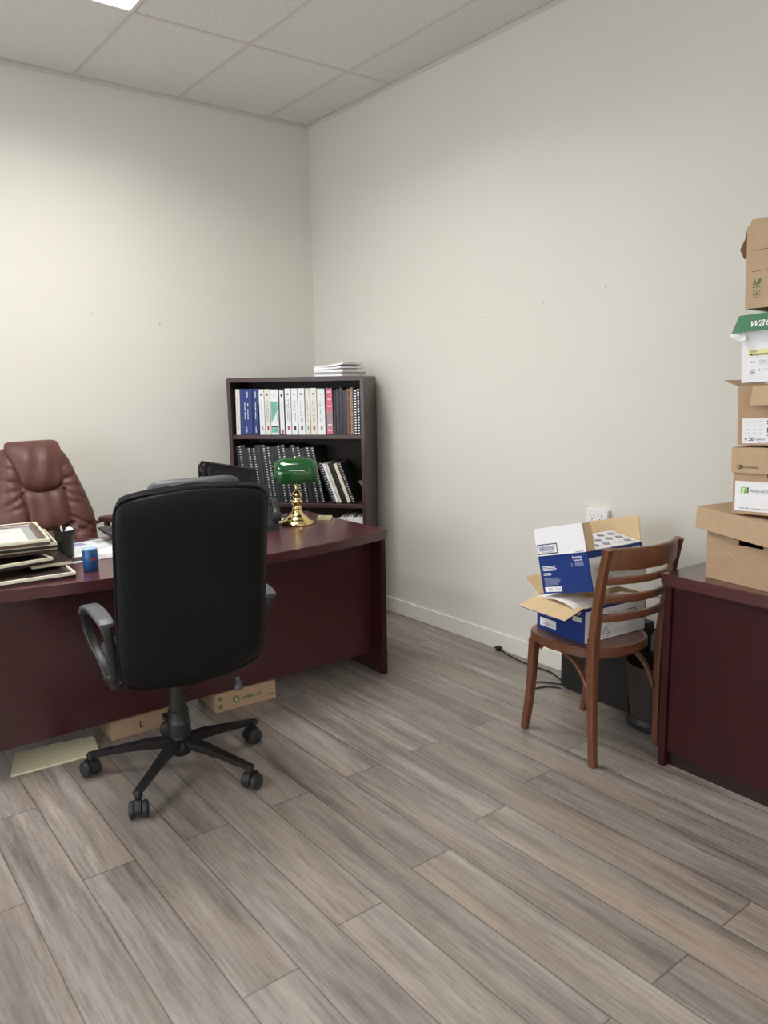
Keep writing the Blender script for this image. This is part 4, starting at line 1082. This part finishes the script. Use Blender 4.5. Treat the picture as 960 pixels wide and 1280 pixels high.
# local x runs along the front to the right, y runs back to the wall
CL, CD = 1.10, .455
onebox('side_panel', M['mahogv'], cb, (0, .028, 0, CD, 0, .7138), .002)
onebox('side_panel', M['mahogv'], cb, (CL-.028, CL, 0, CD, 0, .7138), .002)
onebox('back_panel', M['mahogv'], cb, (.0282, CL-.0282, CD-.012, CD-.002, .06, .7138), 0)
for x0, x1 in ((.0305, CL/2-.0012), (CL/2+.0012, CL-.0305)):
    d = onebox('door', M['mahogv'], cb, (x0, x1, .012, .030, .062, .708), .0015)
    hx = x1-.04 if x0 < .1 else x0+.04
    b = B(); tube(b, catmull([(hx, .0118, .42), (hx, -.012, .43), (hx, -.016, .48), (hx, -.012, .53), (hx, .0118, .54)]), .005); obj('door_handle', b, M['brass'], d)
onebox('kick_board', M['mahogd'], cb, (.0282, CL-.0282, .035, .050, 0, .0615), 0)
b = B()
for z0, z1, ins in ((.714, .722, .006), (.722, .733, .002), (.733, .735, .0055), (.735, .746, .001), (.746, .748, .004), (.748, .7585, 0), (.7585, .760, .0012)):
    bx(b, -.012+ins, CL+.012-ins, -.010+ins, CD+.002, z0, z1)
obj('cabinet_top', b, M['mahog_lit'], cb)

def boxm(x, y, z, az, tilt): return T(x, y, z) @ RZ(-radians(90+az)) @ RY(-radians(tilt))
# bottom archive box with separate crooked lid
o = thing('archive_box', 'large brown lidded cardboard box at the bottom of the stack on the cabinet', 'box', boxm(-.436, -3.247, .7605, 9, 0), 'boxes stacked on the cabinet')
L, Dp, Hh = .36, .275, .215
b = B()
bx(b, 0, .13, 0, CT, 0, Hh); bx(b, .225, L, 0, CT, 0, Hh); bx(b, .13, .225, 0, CT, 0, .140)
bx(b, .13, .225, 0, CT, .170, Hh)
for s in (0, L-CT): bx(b, s, s+CT, CT, Dp, 0, Hh)
bx(b, CT, L-CT, Dp-CT, Dp, 0, Hh); bx(b, CT, L-CT, CT, Dp-CT, 0, CT)
obj('box_body', b, M['carddark'], o)
b = B(); lo_ = -.045; ll, ld, lh = L+.03, Dp+.022, .080
bx(b, 0, ll, 0, CT, 0, lh, bevel=.0015); bx(b, 0, ll, ld-CT, ld, 0, lh); bx(b, 0, CT, CT, ld-CT, 0, lh); bx(b, ll-CT, ll, CT, ld-CT, 0, lh); bx(b, .001, ll-.001, .001, ld-.001, lh-CT, lh)
obj('box_lid', b, M['card'], o, T(-.040, -.018, .178) @ RZ(radians(-3)) @ RY(radians(4)))
p = Print((0, 0, 0), (1, 0, 0), (0, 0, 1)); p.ring(.09, .085, .022, .0232, M['cardlight']); p.rect(.06, .060, .12, .090, M['carddark'], 1.2); p.done('scuff', o)

# second: paper box with label and tuck lid
o = thing('paper_box', 'brown paper box with white label and green mark, second from the bottom of the stack', 'box', boxm(-.470, -3.352, 1.0135, -4, 1.0), 'boxes stacked on the cabinet')
L, Dp, Hh = .44, .285, .148
open_box(o, L, Dp, Hh, M['carddark'], M['carddark'], closed=True)
b = B(); bx(b, -.006, L+.006, -.006, -.001, .140, .226, bevel=.001); bx(b, -.006, L+.006, Dp+.001, Dp+.006, .140, .226); bx(b, -.006, -.001, -.001, Dp+.001, .140, .226); bx(b, L+.001, L+.006, -.001, Dp+.001, .140, .226); bx(b, -.005, L+.005, -.005, Dp+.005, .221, .226)
ld_ = obj('box_lid', b, M['card'], o)
p = Print((-.006, -.0062, .140), (1, 0, 0), (0, 0, 1))
p.rect(.022, .014, .036, .028, M['brownink']); p.text('R', .0245, .0165, .013, M['card'], 2, bold=.02); p.text('ROLLAND', .038, .0165, .0118, M['brownink'])
p.done('lid_print', ld_)
p = Print((0, 0, 0), (1, 0, 0), (0, 0, 1))
p.rect(.008, .010, .27, .112, M['white'])
p.rect(.028, .070, .046, .092, M['limeink'], 2); p.rect(.034, .070, .038, .082, M['white'], 3); p.disc(.038, .086, .0035, M['white'], 3); p.rect(.048, .072, .054, .092, M['green'], 2)
p.text('ROLLAND', .060, .076, .0138, M['ink'], 2, bold=-.004)
p.words(.02, .018, .24, .0045, M['greyink'], 2, 6)
p.done('paper_label', o)
b = B(); lathe(b, [(0, 0), (.022, 0), (.022, .0012), (0, .0012)], 24, T(.135, -.0013, .135) @ RX(pi/2) @ T(0, 0, -.0012)); obj('hand_hole', b, M['ink'], o)

# third: brown open-flapped box
o = thing('paper_box', 'brown box with hanging front flap and white label, middle of the stack on the cabinet', 'box', boxm(-.452, -3.348, 1.246, -4, 2.2), 'boxes stacked on the cabinet')
L, Dp, Hh = .43, .28, .200
open_box(o, L, Dp, Hh, M['carddark'], M['carddark'], closed=False, minner='card')
board('flap', o, (.05, -.003, Hh-.004), (L-.06, 0, 0), (.0, -.026, -.062), .003, M['card'], M['card'])
board('flap', o, (0, .26, Hh), (0, -.255, 0), (-.048, -.004, .022), .003, M['card'], M['card'])
b = B(); bx(b, CT+.001, L-CT-.001, CT+.001, Dp-CT-.001, Hh-.03, Hh-.003); obj('inner_flaps', b, M['card'], o)
p = Print((0, 0, 0), (1, 0, 0), (0, 0, 1))
p.rect(.016, .006, .30, .090, M['white'])
for i in range(4):
    for j in range(3): p.poly([(.024+j*.022, .036+i*.013), (.040+j*.022, .041+i*.013), (.040+j*.022, .044+i*.013), (.024+j*.022, .039+i*.013)], M['palegrey'], 2)
p.text('+', .024, .015, .016, M['ink'], 2, bold=.03); p.text('20', .038, .015, .017, M['ink'], 2, bold=.02); p.words(.062, .017, .092, .006, M['greyink'], 2, 3)
p.text('S', .098, .070, .020, M['ink'], 2, bold=.04); p.text('p', .098, .048, .022, M['ink'], 2, bold=.03)
p.words(.098, .030, .2, .008, M['greyink'], 2, 3); p.words(.098, .020, .2, .006, M['greyink'], 2, 4); p.words(.07, .008, .2, .004, M['greyink'], 2, 5)
p.done('paper_label', o)

# fourth: white box with green flaps
o = thing('paper_box', 'white paper box with torn green top flap, second from the top of the stack', 'box', boxm(-.445, -3.346, 1.456, 1, 3.0), 'boxes stacked on the cabinet')
L, Dp, Hh = .43, .28, .188
open_box(o, L, Dp, Hh, M['white'], M['white'], closed=True)
b = B(); bx(b, .0, L, .002, Dp-.002, Hh+CT+.0003, Hh+CT+.030); obj('top_flaps', b, M['green'], o)
fl = board('front_flap', o, (L+.03, -.002, Hh+.034), (-L-.036, 0, 0), (-.014, -.024, -.058), .003, M['green'], M['white'])
p = Print((.0, -.0052, Hh+.0352), (1, 0, 0), (-.0, .024, .058), .0005)
p.text('wausau', .036, -.046, .046, M['white'], 1, bold=.002, shear=.25); p.done('flap_print', fl)
fs = board('side_flap', o, (-.003, .27, Hh+.012), (0, -.27, 0), (-.028, -.012, -.030), .003, M['green'], M['white'])
b = B(); sweep(b, catmull([(-.020, -.022, Hh-.022), (-.006, -.028, Hh-.030), (.010, -.025, Hh-.042), (.024, -.018, Hh-.038)], 5), rrect(.024, .002, .0008, 1), side=(0, .6, .8)); obj('torn_edge', b, M['white'], o)
p = Print((0, 0, 0), (1, 0, 0), (0, 0, 1))
p.rect(.022, .018, .22, .110, M['paper']); p.rect(.024, .086, .22, .108, M['yellow'], 2)
p.text('Exact', .030, .0985, .011, M['brownink'], 3); p.text('Multipurpose', .030, .0875, .0115, M['brownink'], 3, bold=.015)
for y in (.082, .054, .024): p.rect(.024, y, .22, y+.0007, M['palegrey'], 2)
p.text('20 lb.', .030, .064, .010, M['greyink'], 3); p.text('Green', .062, .066, .010, M['greyink'], 3); p.words(.062, .058, .1, .005, M['palegrey'], 3, 3)
p.text('5000', .028, .036, .010, M['greyink'], 3); p.text('8', .060, .036, .011, M['greyink'], 3); p.text('x 11', .076, .037, .010, M['greyink'], 3); p.words(.028, .030, .048, .004, M['ink'], 3, 4)
p.done('paper_label', o)

# top: brown box with open torn flaps
o = thing('paper_box', 'brown cardboard box with torn flaps and green leaf mark on top of the stack', 'box', boxm(-.448, -3.346, 1.699, -5, 1.6), 'boxes stacked on the cabinet')
L, Dp, Hh = .43, .28, .285
open_box(o, L, Dp, Hh-.02, M['card'], M['carddark'], closed=False, minner='card')
board('flap', o, (L, .0005, Hh-.021), (-L+.006, 0, 0), (0, .02, .024), .003, M['carddark'], M['card'])
b = B(); t = bmesh.new()
vs = [(0, .01, Hh-.02), (-.012, .02, Hh-.055), (-.032, .03, Hh-.085), (-.026, .05, Hh-.115), (-.016, .06, Hh-.108), (-.012, .075, Hh-.128), (-.004, .20, Hh-.12), (0, .27, Hh-.02)]
A_ = [t.verts.new(v) for v in vs]; B2 = [t.verts.new((v[0]-.003, v[1], v[2])) for v in vs]
t.faces.new(A_); t.faces.new(B2[::-1])
for i in range(len(vs)): t.faces.new((A_[i], A_[(i+1) % 8], B2[(i+1) % 8], B2[i]))
bmesh.ops.triangulate(t, faces=[f for f in t.faces if len(f.verts) > 4]); bmesh.ops.recalc_face_normals(t, faces=t.faces); join(b, t)
obj('torn_flap', b, M['cardedge'], o)
b = B(); bx(b, CT+.001, L-CT-.001, CT+.001, Dp-CT-.001, Hh-.06, Hh-.028); obj('inner_flaps', b, M['card'], o)
p = Print((0, 0, 0), (1, 0, 0), (0, 0, 1)); g = M['greenink']
for y in (.118, .185): p.rect(.018, y, .26, y+.0014, M['brownink'])
p.poly([(.022, .072), (.030, .098), (.034, .078)], g); p.poly([(.032, .074), (.040, .092), (.052, .094), (.048, .080), (.040, .072)], g); p.rect(.022, .066, .050, .0685, g)
p.ring(.036, .046, .0105, .0125, g); p.poly([(.030, .041), (.036, .054), (.042, .041)], g); p.poly([(.034, .0435), (.036, .048), (.038, .0435)], M['card'], 2)
p.done('carton_print', o)

# ---------------------------------------------------------------- light, world, colour
wd = bpy.data.worlds.new('room_ambient'); S.world = wd; wd.use_nodes = True
wd.node_tree.nodes['Background'].inputs[0].default_value = (.86, .92, 1, 1); wd.node_tree.nodes['Background'].inputs[1].default_value = 8.0
S.view_settings.view_transform = 'Standard'; S.view_settings.look = 'None'
S.view_settings.exposure = -.12; S.view_settings.gamma = 1; S.view_settings.use_curve_mapping = False
